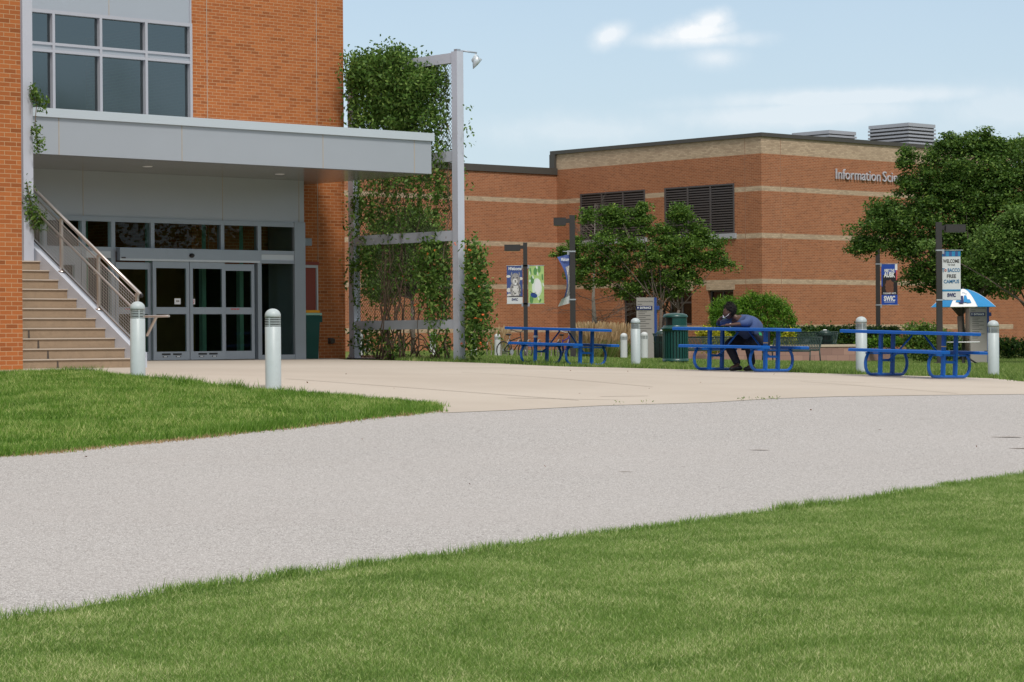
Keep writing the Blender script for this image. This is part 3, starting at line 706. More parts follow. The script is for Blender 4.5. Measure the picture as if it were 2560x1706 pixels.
for y in posts:
    q = MB(); z = top(y); q.lathe([(.001,z+.012),(.075,z+.006),(.078,z-.02)], 'stainless', 16, (ym, y, 0)); q.box(ym-.022, ym+.022, y-.03, y+.03, z, z+.93, 'stainless'); q.sphere((ym, y, z+.36), .028, 'stainless', 6); q.tube([(ym,y,z+.62),(ym-.10,y,z+.60),(ym-.10,y,z+.66)], .010, 'stainless', 6); q.build('post', rail)
def rline(dx, dz, r, y0, y1, name, mat='stainless', extra=None):
    q = MB(); pts = [(ym+dx, y0, top(y0)+dz), (ym+dx, y1, top(y1)+dz)]
    if extra: pts = extra + pts
    q.tube(pts, r, mat, 10); q.build(name, rail)
rline(0, .97, .032, posts[0]-.12, posts[-1]+.5, 'top_rail')
yb = posts[0]-.1; zb_ = top(yb)+.69
rline(-.10, .69, .020, yb, posts[-1]+.5, 'handrail', extra=[(ym-.10, yb-1.0, zb_-.10), (ym-.10, yb-.2, zb_-.10)])
q = MB(); q.bar((ym-.10, yb-.62, zb_-.115), (ym-.02, yb-.22, zb_-.42), .035, .03, 'stainless'); q.build('handrail_bracket', rail)
rline(0, .84, .012, posts[0], posts[-1], 'mesh_rail'); rline(.0, .05, .014, posts[0]+.03, posts[-1], 'mesh_rail', 'dark_steel')
q = MB(); y = posts[0]
while y < posts[-1]:
    q.bar((ym, y, top(y)+.05), (ym, y, top(y)+.84), .005, .005, 'stainless'); y += .052
for k in range(1, 15): h = .05+.79*k/15; q.bar((ym, posts[0], top(posts[0])+h), (ym, posts[-1], top(posts[-1])+h), .005, .005, 'stainless')
q.build('wire_mesh', rail)
q = MB(); q.sphere((ym, posts[0]-.13, top(posts[0]-.13)+.965), .036, 'black', 6); q.build('end_cap', rail)
# silver post standing by the brick wing, with its vine
pa = A_(50.5, 200, -3.62); pz0 = gf(MF, pa, -3.6)
x, y = MF.w(pa-.02, -3.75)
q = MB(); q.box(-.10,.10,-.10,.10, 0, 10-g1(x,y), 'trellis_paint'); po = q.build('steel_post', None, (x, y, g1(x,y)), TH); tag(po, 'tall silver steel post rising beside the brick wing at far left', 'post')
def blobs3(fr_pts, Y, n, thick=.6, core=.45, jitter=.12):
    """points in a union of ellipsoids given by picture ellipses (u, v, ru, rv, weight)"""
    W = np.array([b[4] if len(b) > 4 else b[2]*b[3] for b in fr_pts], float); W /= W.sum(); out = []
    for b, w in zip(fr_pts, W):
        m = max(4, int(n*w)); d = RNG.normal(size=(m,3)); d /= np.linalg.norm(d,axis=1)[:,None]; r = RNG.random(m)**core
        c = np.array(P(b[0], b[1], Y)); k = Y/F; R = np.array([b[2]*k, (b[2]+b[3])*.5*k*thick, b[3]*k]); out.append(c+d*r[:,None]*R)
    return np.vstack(out)+RNG.normal(size=(sum(len(o) for o in out),3))*jitter
Yp = y-.1
C = blobs3([(82,222,12,22),(98,232,13,12),(78,205,8,12),(96,250,12,6),(82,300,7,18),(92,328,9,16),(84,345,6,10)], Yp, 520, 1, .6, .04)
C2 = blobs3([(64,455,11,50),(74,490,14,42),(92,505,12,30)], MF.w(A_(80,470,-3.9),-3.9)[1], 950, .6, .75, .05)
vo = npmesh('climbing_vine', leaves(np.vstack([C,C2]), .075, .4), 4, 'leaf_vine', RNG.random(len(C)+len(C2))**1.1); tag(vo, 'thin green vine hanging from the silver post above the stairs', 'vine')
q = MB(); cx = P(80,200,Yp); q.tube([P(70,200,Yp),P(84,240,Yp),P(80,290,Yp),P(88,345,Yp)], .008, 'vine_stem', 5); q.build('vine_stem', vo); q = MB(); q.tube([P(62,420,Yp),P(70,470,Yp),P(78,530,Yp)], .01, 'vine_stem', 5); q.build('vine_stem', vo)

# ------------------------------------------------------------------ trellis
tr_x, tr_y = ray(1148*S, 800*S)[0]*51.8, 51.8
TF = Frame(tr_x, tr_y); tz = g1(tr_x, tr_y)
trl = thing('trellis', (tr_x, tr_y, 0), 'tall silver steel trellis frame with wire mesh overgrown by vine', 'trellis', TH)
hw = .09
b_l = TF.ona(815, 700, 0)[0]; z_pt = TF.ona(1050, 119, 0)[1]
for b, nm, zt in ((0, 'post', z_pt), (b_l, 'post', z_pt-.15)):
    q = MB(); xx, yy = TF.w(0, b); q.box(-hw, hw, b-hw, b+hw, g1(xx, yy)-.2, zt, 'trellis_paint'); q.build(nm, trl)
for v0, v1 in ((123,146),(348,372),(530.5,554),(734.6,756)):
    zt = TF.ona(1039, v0, 0)[1]; zb2 = TF.ona(1039, v1, 0)[1]; q = MB(); q.box(-hw+.02, hw-.02, hw+.0, b_l-hw, zb2, zt, 'trellis_paint'); q.build('beam', trl)
    if v0 < 700:
        pass
q = MB(); zz = [TF.ona(1039, v, 0)[1] for v in (146,348,372,530.5,554,734.6)]
for z1, z0 in ((zz[0],zz[1]),(zz[2],zz[3]),(zz[4],zz[5])):
    w = b_l-hw*2; h = z1-z0; s = .085; k = -int(h/s)-1
    while k*s < w:
        # both diagonals
        for sg in (1, -1):
            p = []
            y0 = k*s; lo = max(0, -y0); hi = min(h, w-y0)
            if hi > lo+.01:
                ya, yb2 = y0+lo, y0+hi
                if sg < 0: ya, yb2 = w-ya, w-yb2
                q.bar((.0+.004*sg, hw+ya, z0+lo), (.004*sg, hw+yb2, z0+hi), .005, .005, 'dark_steel', up=(1,0,0))
        k += 1
q.build('wire_mesh', trl)
lt = MB(); zt = z_pt; A1 = TF
def tw(u, v, dY=0): p = P(u, v, tr_y+dY); x, y = p[0]-tr_x, p[1]-tr_y; return (x*TF.A[0]+y*TF.A[1], x*TF.B[0]+y*TF.B[1], p[2])
q = MB(); q.tube([tw(1046,117), tw(1068,118), tw(1096,122)], .018, 'frame_grey', 6); q.box(-.05,.05,-.05,.05, zt, zt+.05, 'frame_grey'); fo2 = q.build('lamp_arm', trl)
q = MB(); a_, b_, c_ = tw(1093,124); d_ = Vector(tw(1086,143))-Vector((a_, b_, c_)); q.tube([tw(1094,122), tw(1093,131)], .012, 'frame_white', 6)
q.tube([tw(1098,133), tw(1092,147), tw(1087,159)], [.10,.06,.004], 'silver_cap', 12); q.tube([tw(1084,141), tw(1091,138), tw(1098,133)], [.03,.07,.10], 'frame_white', 12)
q.tube([tw(1089,136), tw(1091,128), tw(1098,128), tw(1101,135)], .008, 'frame_grey', 5); q.build('floodlight', fo2)
# the vine on it
def on_tr(bl, n, off=.20, jit=.03):
    W = np.array([b[4] for b in bl], float)*np.array([b[2]*b[3] for b in bl]); W /= W.sum(); out = []
    for b, w in zip(bl, W):
        m = int(n*w)+3; d = RNG.normal(size=(m,2)); d /= np.linalg.norm(d,axis=1)[:,None]; r = RNG.random(m)**.55
        bb, zc = TF.ona(b[0], b[1], 0); k = abs(TF.ona(b[0]+10, b[1], 0)[0]-bb)/10; kz = 52.5/F
        B_ = bb + d[:,0]*r*b[2]*k; Z = zc + d[:,1]*r*b[3]*kz; B_ = np.where(B_ > b_l-.02, b_l-.02-RNG.random(m)*.6, B_); Aa = RNG.normal(size=m)*off
        out.append(np.c_[TF.o[0]+Aa*TF.A[0]+B_*TF.B[0], TF.o[1]+Aa*TF.A[1]+B_*TF.B[1], Z])
    C = np.vstack(out)
    # gather into clumps
    cl = C[RNG.integers(0, len(C), len(C)//14+1)]; pick = RNG.integers(0, len(cl), len(C)); k = RNG.random(len(C)) < .72
    C[k] = cl[pick[k]] + RNG.normal(size=(k.sum(),3))*[.08,.08,.12]
    return C + RNG.normal(size=C.shape)*jit
VB = [(835,165,45,40,2),(875,150,60,28,2.2),(925,145,35,25,2.2),(870,210,55,60,2),(940,200,65,50,2),(900,270,70,50,1.7),(990,180,40,25,1),(1000,215,35,35,.35),(960,280,50,40,.9),(1010,265,25,30,.5),(1020,305,18,22,.5),
 (830,260,20,50,.35),(1010,345,20,30,.8),(1020,400,16,60,.7),(905,415,80,20,.7),(960,430,30,60,.35),(880,470,40,60,.25),(905,500,60,45,.2),(845,500,25,60,.55),(1020,480,15,50,.7),(812,480,8,80,.3),
 (845,590,30,40,1),(840,660,18,50,.35),(930,600,60,50,.05),(1000,600,40,50,1.0),(1005,665,35,60,1.0),(1022,740,16,50,.8),(900,570,40,16,.25),(880,680,35,60,.06),(920,700,60,60,.03),
 (860,780,35,30,.8),(850,740,30,25,.12),(1020,800,16,25,.7),(900,800,25,25,.35)]
C = on_tr(VB, 31000)
CR = on_tr([(1088,600,16,45,.8),(1095,680,22,50,1),(1090,750,22,50,1),(1085,800,12,25,.6),(1071,242,5,10,.5),(1069,300,3,28,.3),(1050,300,5,10,.4)], 4200, .15, .02)
ST = []
for _ in range(60):                                  # hanging strands
    u = RNG.choice([RNG.uniform(815,1030), RNG.uniform(980,1034), RNG.uniform(815,860)]); v0 = RNG.choice([RNG.uniform(150,300), RNG.uniform(385,470), RNG.uniform(560,640)]); L_ = RNG.uniform(25,110); n_ = int(L_*.42)
    vv = v0+np.sort(RNG.random(n_))*L_; uu = u+np.cumsum(RNG.normal(size=n_))*1.1; o_ = -RNG.uniform(.08,.26)
    for a1, a2 in zip(uu, vv):
        b_, z_ = TF.ona(min(a1,1035), a2, 0); ST.append((*TF.w(o_, b_), z_))
C = np.vstack([C, CR, np.array(ST)]); C = C[C[:,2] > gz(C[:,0], C[:,1])+.05]
uq = np.hypot(C[:,0]-TF.o[0], C[:,1]-TF.o[1]); C = C[(uq > .17) | (RNG.random(len(C)) < .12)]; ug = CX+F*C[:,0]/C[:,1]; C = C[(ug < 1036) | (ug > 1069) | (RNG.random(len(C)) < .10)]
vn = npmesh('climbing_vine', leaves(C, .098, .48, droop=.5), 4, 'leaf_vine', np.clip(RNG.random(len(C))**1.2,0,1)); tag(vn, 'dense trumpet vine with orange flowers covering the silver trellis', 'vine')
q = MB()
for k in range(26):
    u0 = random.choice([random.uniform(845,930), random.uniform(860,1000), random.uniform(1000,1035), random.uniform(870,905)])
    pts = []; u = u0; v = 828
    x0_, y0_ = TF.w(random.uniform(-.15,.15), TF.ona(u, 820, 0)[0])
    pts.append((x0_, y0_, g1(x0_, y0_))); tgt = random.choice([420, 560, 700, 640, 300])
    while v > tgt:
        v -= random.uniform(25, 45); u += random.uniform(-9, 9); u = min(1034, max(825, u)); b_, z_ = TF.ona(u, v, 0); a_ = random.uniform(-.08,.08); pts.append((*TF.w(a_, b_), z_))
    q.tube(pts, [max(.006, .02*(1-i/len(pts))) for i in range(len(pts))], 'vine_stem', 5)
for k in range(9):                                  # arching shoots near the soil
    u = random.uniform(855, 1000); b_, _ = TF.ona(u, 820, 0); du = random.uniform(.5, 1.1)*random.choice([-1,1]); h = random.uniform(.25,.6)
    pts = []
    for t in range(7):
        s = t/6; xx, yy = TF.w(random.uniform(-.05,.05)+.1, b_+du*s); pts.append((xx, yy, g1(xx, yy)+4*h*s*(1-s)+.02))
    q.tube(pts, .013, 'vine_stem', 5)
q.build('vine_stem', vn)
fl = [(1097,480),(1095,535),(1075,560)]
FC = np.vstack([TF.o[0:0] if 0 else np.array([[*TF.w(random.uniform(-.3,-.1), TF.ona(u, v, 0)[0]), TF.ona(u, v, 0)[1]]]) + RNG.normal(size=(5,3))*.014 for u, v in
   [(948,638),(952,645),(1007,585),(968,622),(1000,628),(870,666),(1060,560),(1100,575),(1120,660),(1118,700),(1113,730),(1122,723),(1128,735),(1020,575),(978,700),(1002,712),(1003,700),(1017,702),(1105,640),(1112,790),(1078,790)]])
FL = leaves(FC, .048, .8)
for k in range(len(FC)//5): npmesh('flower', FL[k*20:(k+1)*20], 4, 'orange', None, vn)
chips = []
for _ in range(1500):
    t = random.random(); i = random.random()
    u = (872+ (1185-872)*t)*S; v = (897+5.5*t - i*4.5)*S; chips.append(GP(u, v))
chips = np.array(chips); CC = np.c_[chips, gz(chips[:,0], chips[:,1])+.03+RNG.random(len(chips))*.03]
tag(npmesh('mulch_litter', leaves(CC, .07, .5), 4, 'chip', None), 'brown leaf litter and mulch under the silver trellis', 'mulch', kind='stuff')
# ------------------------------------------------------------------ brick hall (background building)
cr = ray(1905*S, 600*S); HF = Frame(cr[0]*102.0, 102.0)
hall = thing('brick_hall', (HF.o[0], HF.o[1], 0), 'long red brick hall with tan brick bands and dark louvers', 'building', TH)
def zc(v): return P(1905*S, v*S, 102.0)[2]
Z0 = -0.1; zP = zc(331.6); zB0t = zc(341.3); bands = [(zc(383.3), zB0t), (zc(476.8), zc(464.6)), (zc(595), zc(582.4)), (zc(709.3), zc(697)), (zc(826), zc(813))]
b_in = HF.ona(1392*S, 500*S, 0)[0]; sR = 17.2; a_dep = 22.0
def colr(z0, z1): return
levels = [(-.3+0, bands[4][0], 'brick_far'), (*bands[4], 'brick_tan'), (bands[4][1], bands[3][0], 'brick_far'), (*bands[3], 'brick_tan'), (bands[3][1], bands[2][0], 'brick_far'), (*bands[2], 'brick_tan'),
          (bands[2][1], bands[1][0], 'brick_far'), (*bands[1], 'brick_tan'), (bands[1][1], bands[0][0], 'brick_far'), (*bands[0], 'brick_tan')]
# openings on the left facade (local x = 0 plane, y = b): (b0, b1, z0, z1)
def ob(u): return HF.ona(u*S, 600*S, 0)[0]
L1 = (ob(1612), ob(1452.8)); L2 = (ob(1835), ob(1663.7)); lz1 = HF.ona(1834.4*S, 458.4*S, 0)[1]; lz0 = HF.ona(1835*S, 583.4*S, 0)[1]
W1 = (ob(1614), ob(1554)); W2 = (ob(1728), ob(1667.7)); W3 = (ob(1832.6), ob(1768.7)); wz1 = HF.ona(1832*S, 724.5*S, 0)[1]; wz0 = bands[4][1]+.04
ops = [(L1, lz0, lz1), (L2, lz0, lz1), (W1, wz0, wz1), (W2, wz0, wz1), (W3, wz0, wz1)]
def wallface(mb, lo, hi, z0, z1, mat):          # left facade strip with openings cut out
    cuts = sorted([(o[0][0], o[0][1]) for o in ops if o[1] < z1-1e-4 and o[2] > z0+1e-4])
    zs_ = sorted({z0, z1, *[z for o in ops for z in (o[1], o[2]) if z0 < z < z1]})
    for za, zb3 in zip(zs_, zs_[1:]):
        zm = (za+zb3)/2; c = sorted([o[0] for o in ops if o[1] < zm < o[2]]); y = lo
        for c0, c1 in c: mb.poly([(0,y,za),(0,y,zb3),(0,c0,zb3),(0,c0,za)], mat); y = c1
        mb.poly([(0,y,za),(0,y,zb3),(0,hi,zb3),(0,hi,za)], mat)
mb = MB()
for z0, z1, m in levels:
    wallface(mb, 0, b_in+.25, z0, z1, m); mb.poly([(0,b_in+.25,z0),(0,b_in+.25,z1),(sR,b_in+.25,z1),(sR,b_in+.25,z0)], m)
    mb.poly([(0,0,z0),(sR,0,z0),(sR,0,z1),(0,0,z1)], m)
for z0, z1, m in levels: mb.poly([(sR,0,z0),(sR,12,z0),(sR,12,z1),(sR,0,z1)], m)
mb.build('brick_wall', hall, fix=False)
q = MB(); t = .55                                 # parapet coping as a rim
q.box(-.08, sR+.1, -.08, t, zB0t, zP, 'coping'); q.box(-.08, t, t+.001, b_in+.35, zB0t, zP, 'coping')
q.build('parapet_coping', hall)
q = MB(); q.box(.02, sR-.02, .02, b_in+.25, zB0t-1.0, zB0t-.8, 'coping'); q.build('roof', hall)
# opening reveals and fillings
for (b0, b1), z0, z1 in ops:
    q = MB(); d = .25
    q.poly([(0,b0,z0),(d,b0,z0),(d,b0,z1),(0,b0,z1)], 'brick_far'); q.poly([(0,b1,z0),(d,b1,z0),(d,b1,z1),(0,b1,z1)], 'brick_far'); q.poly([(0,b0,z1),(d,b0,z1),(d,b1,z1),(0,b1,z1)], 'coping'); q.poly([(0,b0,z0),(d,b0,z0),(d,b1,z0),(0,b1,z0)], 'cap_stone'); 
    if z1 == lz1:
        lo = q.build('louver_bay', hall); n = 20; s = MB()
        s.box(.2, .24, b0, b1, z0, z1, 'black')
        for k in range(n):
            z = z0+(z1-z0)*(k+.2)/n; s.box(.01, .06, b0, b1, z, z+.052, 'louver')
        s.build('louver_blades', lo)
        s = MB()
        for k in range(4): bb = b0+(b1-b0)*k/3; s.box(-.01, .1, bb-.045, bb+.045, z0, z1, 'louver')
        s.box(-.012, .1, b0, b1, z1-.06, z1, 'louver'); s.build('louver_frame', lo)
        s = MB(); s.box(-.10, .2, b0-.15, b1+.15, z0-.22, z0-.001, 'cap_stone' if 0 else 'silver'); s.build('sill', lo)
    else:
        wo2 = q.build('window', hall); s = MB(); ym_ = (b0+b1)/2; zm = z0+(z1-z0)*.66
        for bb in (b0+.04, ym_, b1-.04): s.box(.16, .24, bb-.04, bb+.04, z0, z1, 'louver')
        for zz_ in (z0+.04, zm, z1-.04): s.box(.158, .241, b0, b1, zz_-.035, zz_+.035, 'louver')
        s.build('window_frame', wo2); s = MB(); s.poly([(.2,b1,z0),(.2,b0,z0),(.2,b0,z1),(.2,b1,z1)], 'glass_far'); s.build('window_pane', wo2, fix=False)
        s = MB(); s.box(1.6, 1.7, b0-1, b1+1, z0-.2, z1+.3, 'interior'); s.build('room_wall', wo2)
        s = MB(); s.box(-.012, .0, b0-.08, b1+.08, z1, bands[3][0], 'brick_tan'); s.build('lintel', wo2)
# left wing
zW = P(*[1405*S, 710*S/1 if 0 else (300+700/5.8825)*S], HF.w(0, b_in)[1])[2]
zWt = P(1390*S, 421.5*S, HF.w(0, b_in)[1])[2]; zWc = zWt-.30
lv = [(a, min(b, zWc), m) for a, b, m in levels if a < zWc]
mb = MB()
for z0, z1, m in lv: mb.poly([(-26,b_in,z0),(-.0,b_in,z0),(-.0,b_in,z1),(-26,b_in,z1)], m)
mb.build('brick_wing', hall, fix=False)
q = MB(); q.box(-26, -.001, b_in-.07, b_in+.5, zWc, zWt, 'coping'); q.build('wing_coping', hall)
q = MB(); q.box(-.13, -.002, b_in+.0, b_in+.34, zWt+.001, zB0t-.001, 'coping'); q.build('corner_trim', hall)
# right wing, lower and set back
a_r = sR; q = MB()
for z0, z1, m in lv: q.poly([(a_r+.001,.8,z0),(a_r+22,.8,z0),(a_r+22,.8,z1),(a_r+.001,.8,z1)], m if m != 'brick_tan' else 'brick_far')
q.box(a_r, a_r+22, .73, 1.2, zWc, zWt, 'coping'); q.build('side_wing', hall, fix=False)
# control joints of the brickwork
for loc in ('L', 'R'):
    q = MB()
    if loc == 'L': b = HF.ona(1863*S, 500*S, 0)[0]; q.box(-.004, .002, b-.012, b+.012, .2, zB0t, 'hall_joint')
    else: a = HF.onb(1952*S, 500*S, 0)[0]; q.box(a-.012, a+.012, -.004, .002, .2, zB0t, 'hall_joint')
    q.build('control_joint', hall)
# lettering
q = MB(); al, zl = HF.onb(2085*S, 447.5*S, 0); al2, _ = HF.onb(2196*S, 452*S, 0)
text(q, 'Information', .64, 'letter', (al, -.06, zl), ext=.03, align='LEFT', width=al2-al, bold=-.002); 
al3, _ = HF.onb(2203*S, 452*S, 0)
text(q, 'Sciences', .64, 'letter', (al3, -.06, zl), ext=.03, align='LEFT', width=(al2-al)*.74, bold=-.002); q.build('lettering', hall)
# rooftop louvered housings
def hvac(uc, vc, wl, wr, n):
    c = P(uc*S, vc*S, 112.0); x, y = c[0]-HF.o[0], c[1]-HF.o[1]; a = x*HF.A[0]+y*HF.A[1]; b = x*HF.B[0]+y*HF.B[1]; z1 = c[2]; z0 = zB0t-.9; m = MB()
    m.box(a, a+wr, b, b+wl, z0, z1-.10, 'coping'); m.box(a-.05, a+wr+.05, b-.05, b+wl+.05, z1-.16, z1, 'hvac')
    k = z1-.22
    while k > z0: m.box(a-.07, a+wr+.07, b-.07, b+wl+.07, k-.085, k, 'hvac'); k -= .165
    m.build('rooftop_unit', hall)
hvac(2271, 307, 2.25, 1.85, 10); hvac(2072.4, 325.5, 2.15, 1.8, 10)

# ------------------------------------------------------------------ bollards
def big_bollard():
    t = thing('bollard', (0,0,0), '', 'bollard', 0, 'tall grey louvred bollard lights around the plaza')
    m = MB(); R = .10; m.lathe([(R,-.1),(R,.80),(R-.004,.803)], 'bollard', 28); m.build('shaft', t)
    m = MB(); m.lathe([(.072,.80),(.072,.91)], 'black', 20)
    for k in range(5): z = .812+k*.021; m.lathe([(.073,z),(R,z),(R,z+.009),(.073,z+.009)], 'bollard', 28, smooth=False)
    for k in range(3): a = k*2*PI/3+.5; m.bar((.088*math.cos(a),.088*math.sin(a),.80), (.088*math.cos(a),.088*math.sin(a),.92), .018, .014, 'bollard')
    m.build('louvres', t)
    m = MB(); m.lathe([(.073,.915),(R,.915),(R,.945)]+[(R*math.cos(k*PI/16), .945+.085*math.sin(k*PI/16)) for k in range(1,8)]+[(.0005,1.03)], 'bollard', 28); m.build('dome', t)
    return t
bb = big_bollard()
bl = [((345-.0)*S,32.6,'grey louvred bollard in the grass in front of the stair foot'),(683.5*S,31,'grey louvred bollard alone at the lawn edge before the glass doors'),(1589.5*S,51.3,'grey louvred bollard between left blue table and green trash can'),(2154*S,43.6,'grey louvred bollard behind the left end of the rightmost blue table'),(2484*S,43.7,'grey louvred bollard at right edge of plaza past the last blue table')]
for i, (u, Y, lab) in enumerate(bl):
    g_ = G(u, Y)
    if i == 0: bb.location = g_; bb['label'] = lab; bb.rotation_euler = (0,0,.4)
    else: copy_thing(bb, g_, .4+i*1.3, lab)
def small_bollard():
    t = thing('low_bollard', (0,0,0), '', 'bollard', 0, 'white round-topped bollards in the far lawn')
    m = MB(); R = .107; m.lathe([(R,-.1),(R,.70)], 'bollard_white', 22); m.build('shaft', t)
    m = MB(); m.lathe([(R-.006,.70),(R-.006,.80)], 'bollard_glass', 20)
    for k in range(4): m.lathe([(R,.705+k*.024),(R,.712+k*.024)], 'bollard_white', 20)
    for k in range(6): a = k*PI/3; m.bar((R*math.cos(a),R*math.sin(a),.70), (R*math.cos(a),R*math.sin(a),.80), .012, .006, 'bollard_white')
    m.build('lens', t)
    m = MB(); m.lathe([(R,.80),(R,.83)]+[(R*math.cos(k*PI/14), .83+.085*math.sin(k*PI/14)) for k in range(1,7)]+[(.0005,.915)], 'bollard_white', 22); m.build('dome', t); return t
sb_ = small_bollard()
for i, (u, Y, lab) in enumerate([(1244*S,88,'white low bollard beside the black bicycle'),(1083*S,80,'white low bollard seen through the trellis foot'),(1185*S,83,'white low bollard half hidden by vine right of the trellis'),(901*S,89,'white low bollard behind the left trellis post'),(1560*S,76,'white low bollard left of the tall bollard near the directory sign'),(1611.3*S,73.5,'white low bollard directly in front of the grey directory sign')]):
    if i == 0: sb_.location = G(u, Y); sb_['label'] = lab
    else: copy_thing(sb_, G(u, Y), i, lab)

# ------------------------------------------------------------------ picnic tables
def picnic():
    t = thing('picnic_table', (0,0,0), '', 'picnic table', 0, 'blue coated metal picnic tables on the plaza')
    m = MB(); M_ = 'blue_coat'
    def slab(name, x0, x1, y0, y1, z, th=.07):
        m = MB(); bv = .012
        m.box(x0, x1, y0, y1, z-th+.0, z-bv, M_); m.poly([(x0+bv,y0+bv,z),(x1-bv,y0+bv,z),(x1-bv,y1-bv,z),(x0+bv,y1-bv,z)], M_)
        for a, b in (((x0,y0),(x1,y0)),((x1,y0),(x1,y1)),((x1,y1),(x0,y1)),((x0,y1),(x0,y0))):
            sx = lambda p: (p[0]+(bv if p[0]==x0 else -bv), p[1]+(bv if p[1]==y0 else -bv), z)
            m.poly([(a[0],a[1],z-bv),(b[0],b[1],z-bv),sx(b),sx(a)], M_)
        m.build(name, t)
    slab('tabletop', -1.33, .98, -.37, .37, .77, .055); slab('bench_seat', -.915, .915, -.70, -.44, .46, .052); slab('bench_seat', -.915, .915, .44, .70, .46, .052)
    for x in (-.62, .62):
        m = MB(); prof = []
        half = [(.52,.40),(.555,.36),(.60,.29),(.615,.22),(.60,.14),(.555,.075),(.48,.035),(.42,.03)]
        pts = [(x, y, z) for y, z in half] + [(x, -y, z) for y, z in half[::-1]]
        m.tube(pts, .027, M_, 10)
        m.build('leg_frame', t)
        m = MB()
        for y in (-.18, .18): m.box(x-.028, x+.028, y-.028, y+.028, .035, .714, M_)
        m.bar((x,-.152,.27), (x,.152,.27), .04, .04, M_); m.bar((x,-.60,.385), (x,.60,.385), .03, .03, M_); m.build('upright', t)
        m = MB(); s = -1 if x > 0 else 1; m.tube([(x+s*.035,0,.27),(x+s*.16,0,.35),(x+s*.50,0,.70)], .017, M_, 8); m.build('brace', t)
    return t
pt_ = picnic()
tabs = [(1290*1.003-.0,50.6,'blue picnic table at left in front of the parked bicycles'),(1858*S,43.4,'blue picnic table where a person sits leaning on top'),(2293*S,40.9,'blue picnic table at right near the white and blue umbrella')]
TT = []
for i, (u, Y, lab) in enumerate(tabs):
    g_ = G(u, Y)
    # tables follow the slope of the plaza
    e = Vector((math.cos(rad(-43)), math.sin(rad(-43)))); w = Vector((-e.y, e.x))
    if i == 0: o = pt_; o.location = g_; o['label'] = lab
    else: o = copy_thing(pt_, g_, 0, lab)
    def hh(p): return g1(g_[0]+p.x, g_[1]+p.y)
    se = (hh(e*.7)-hh(e*-.7))/1.4; sw = (hh(w*.6)-hh(w*-.6))/1.2
    ex = Vector((e.x, e.y, se)).normalized(); wy = Vector((w.x, w.y, sw)); wy = (wy-ex*wy.dot(ex)).normalized(); nz_ = ex.cross(wy)
    Mx = Matrix((ex, wy, nz_)).transposed().to_4x4(); o.rotation_euler = Mx.to_euler(); o.location = (g_[0], g_[1], g_[2]+.016)
    TT.append((g_, Mx))
# scuffs and paper tape on the uprights
q = MB(); q.box(.62-.030,.62+.030,-.18-.031,-.18+.031,.50,.52,'plume'); q.build('tape', [o for o in COL.objects if o.get('label')==tabs[1][2]][0])
q = MB(); q.box(.62-.030,.62+.030,-.18-.031,-.18+.031,.52,.535,'plume'); q.build('tape', [o for o in COL.objects if o.get('label')==tabs[2][2]][0])
q = MB(); q.box(-.62-.036,-.62+.036,-.18-.037,-.18+.037,.56,.60,'white'); q.build('sticker', pt_)

# ------------------------------------------------------------------ trash receptacles
def hooded():
    t = thing('trash_can', (0,0,0), '', 'trash can'); m = MB(); R = .285
    m.lathe([(R,.10),(R,.13)], 'green_coat', 32); m.lathe([(R+.012,.09),(R+.012,.15),(R-.02,.15)], 'green_coat', 32); m.lathe([(R-.03,.06),(R-.03,.80)], 'darkgreen_coat', 32)
    for k in range(3): a = k*2*PI/3+.6; m.box(.22*math.cos(a)-.05, .22*math.cos(a)+.05, .22*math.sin(a)-.05, .22*math.sin(a)+.05, 0, .09, 'green_coat')
    m.build('barrel', t); m = MB()
    for k in range(26):
        a = k*2*PI/26; c, s = math.cos(a), math.sin(a); m.bar((R*c,R*s,.14), (R*c,R*s,.80), .042, .012, 'green_coat', up=(c,s,0))
    m.build('slats', t)
    m = MB(); m.lathe([(R+.01,.76),(R+.015,.80),(R+.05,.81),(R+.05,.835),(R-.01,.87),(R-.02,.90)], 'green_coat', 32); m.build('rim', t)
    m = MB(); m.lathe([(R-.02,.885),(R-.02,1.09)], 'green_coat', 32, a0=PI+1.0, a1=PI-1.0+2*PI-.0) ; m.lathe([(R-.0,1.08),(R,1.11),(R-.03,1.145),(R-.11,1.17),(.001,1.18)], 'green_coat', 32); m.lathe([(R-.06,.89),(R-.06,1.09)], 'black', 24); m.build('hood', t)
    return t
tc = hooded(); tc.location = G(1689*S, 55.5); tc['label'] = 'dark green slatted trash can with hooded lid beside middle blue table'; tc.rotation_euler = (0,0,.25)
def opencan():
    t = thing('litter_bin', (0,0,0), '', 'trash can', 0, 'open slatted litter bins near the benches'); m = MB(); R = .29
    m.lathe([(.20,.05),(.20,.80)], 'black', 20); m.build('liner', t); m = MB()
    for k in range(30):
        a = k*2*PI/30; c, s = math.cos(a), math.sin(a); m.tube([(.24*c,.24*s,.04),(.245*c,.245*s,.5),(.25*c,.25*s,.78),(R*c,R*s,.88)], .010, 'darkgreen_coat', 4)
    m.lathe([(.25,.04),(.255,.07)], 'darkgreen_coat', 24); m.lathe([(.255,.60),(.26,.63)], 'darkgreen_coat', 24); m.lathe([(R,.86),(R+.01,.89),(R-.02,.89)], 'darkgreen_coat', 24); m.build('basket', t)
    m = MB(); m.lathe([(.20,.86),(.19,.92),(.13,.96),(.07,.975)], 'darkgreen_coat', 24); m.lathe([(.07,.975),(.05,.995),(.001,1.0)], 'white', 16); m.build('lid', t); return t
oc = opencan(); oc.location = G(1656*S, 74); oc['label'] = 'black green slatted bin partly hidden behind the hooded trash can'
copy_thing(oc, (G(2063*S, 83)[0], 83, G(2063*S, 83)[2]+.12), .7, 'dark slatted bin with domed lid behind the pink block wall')

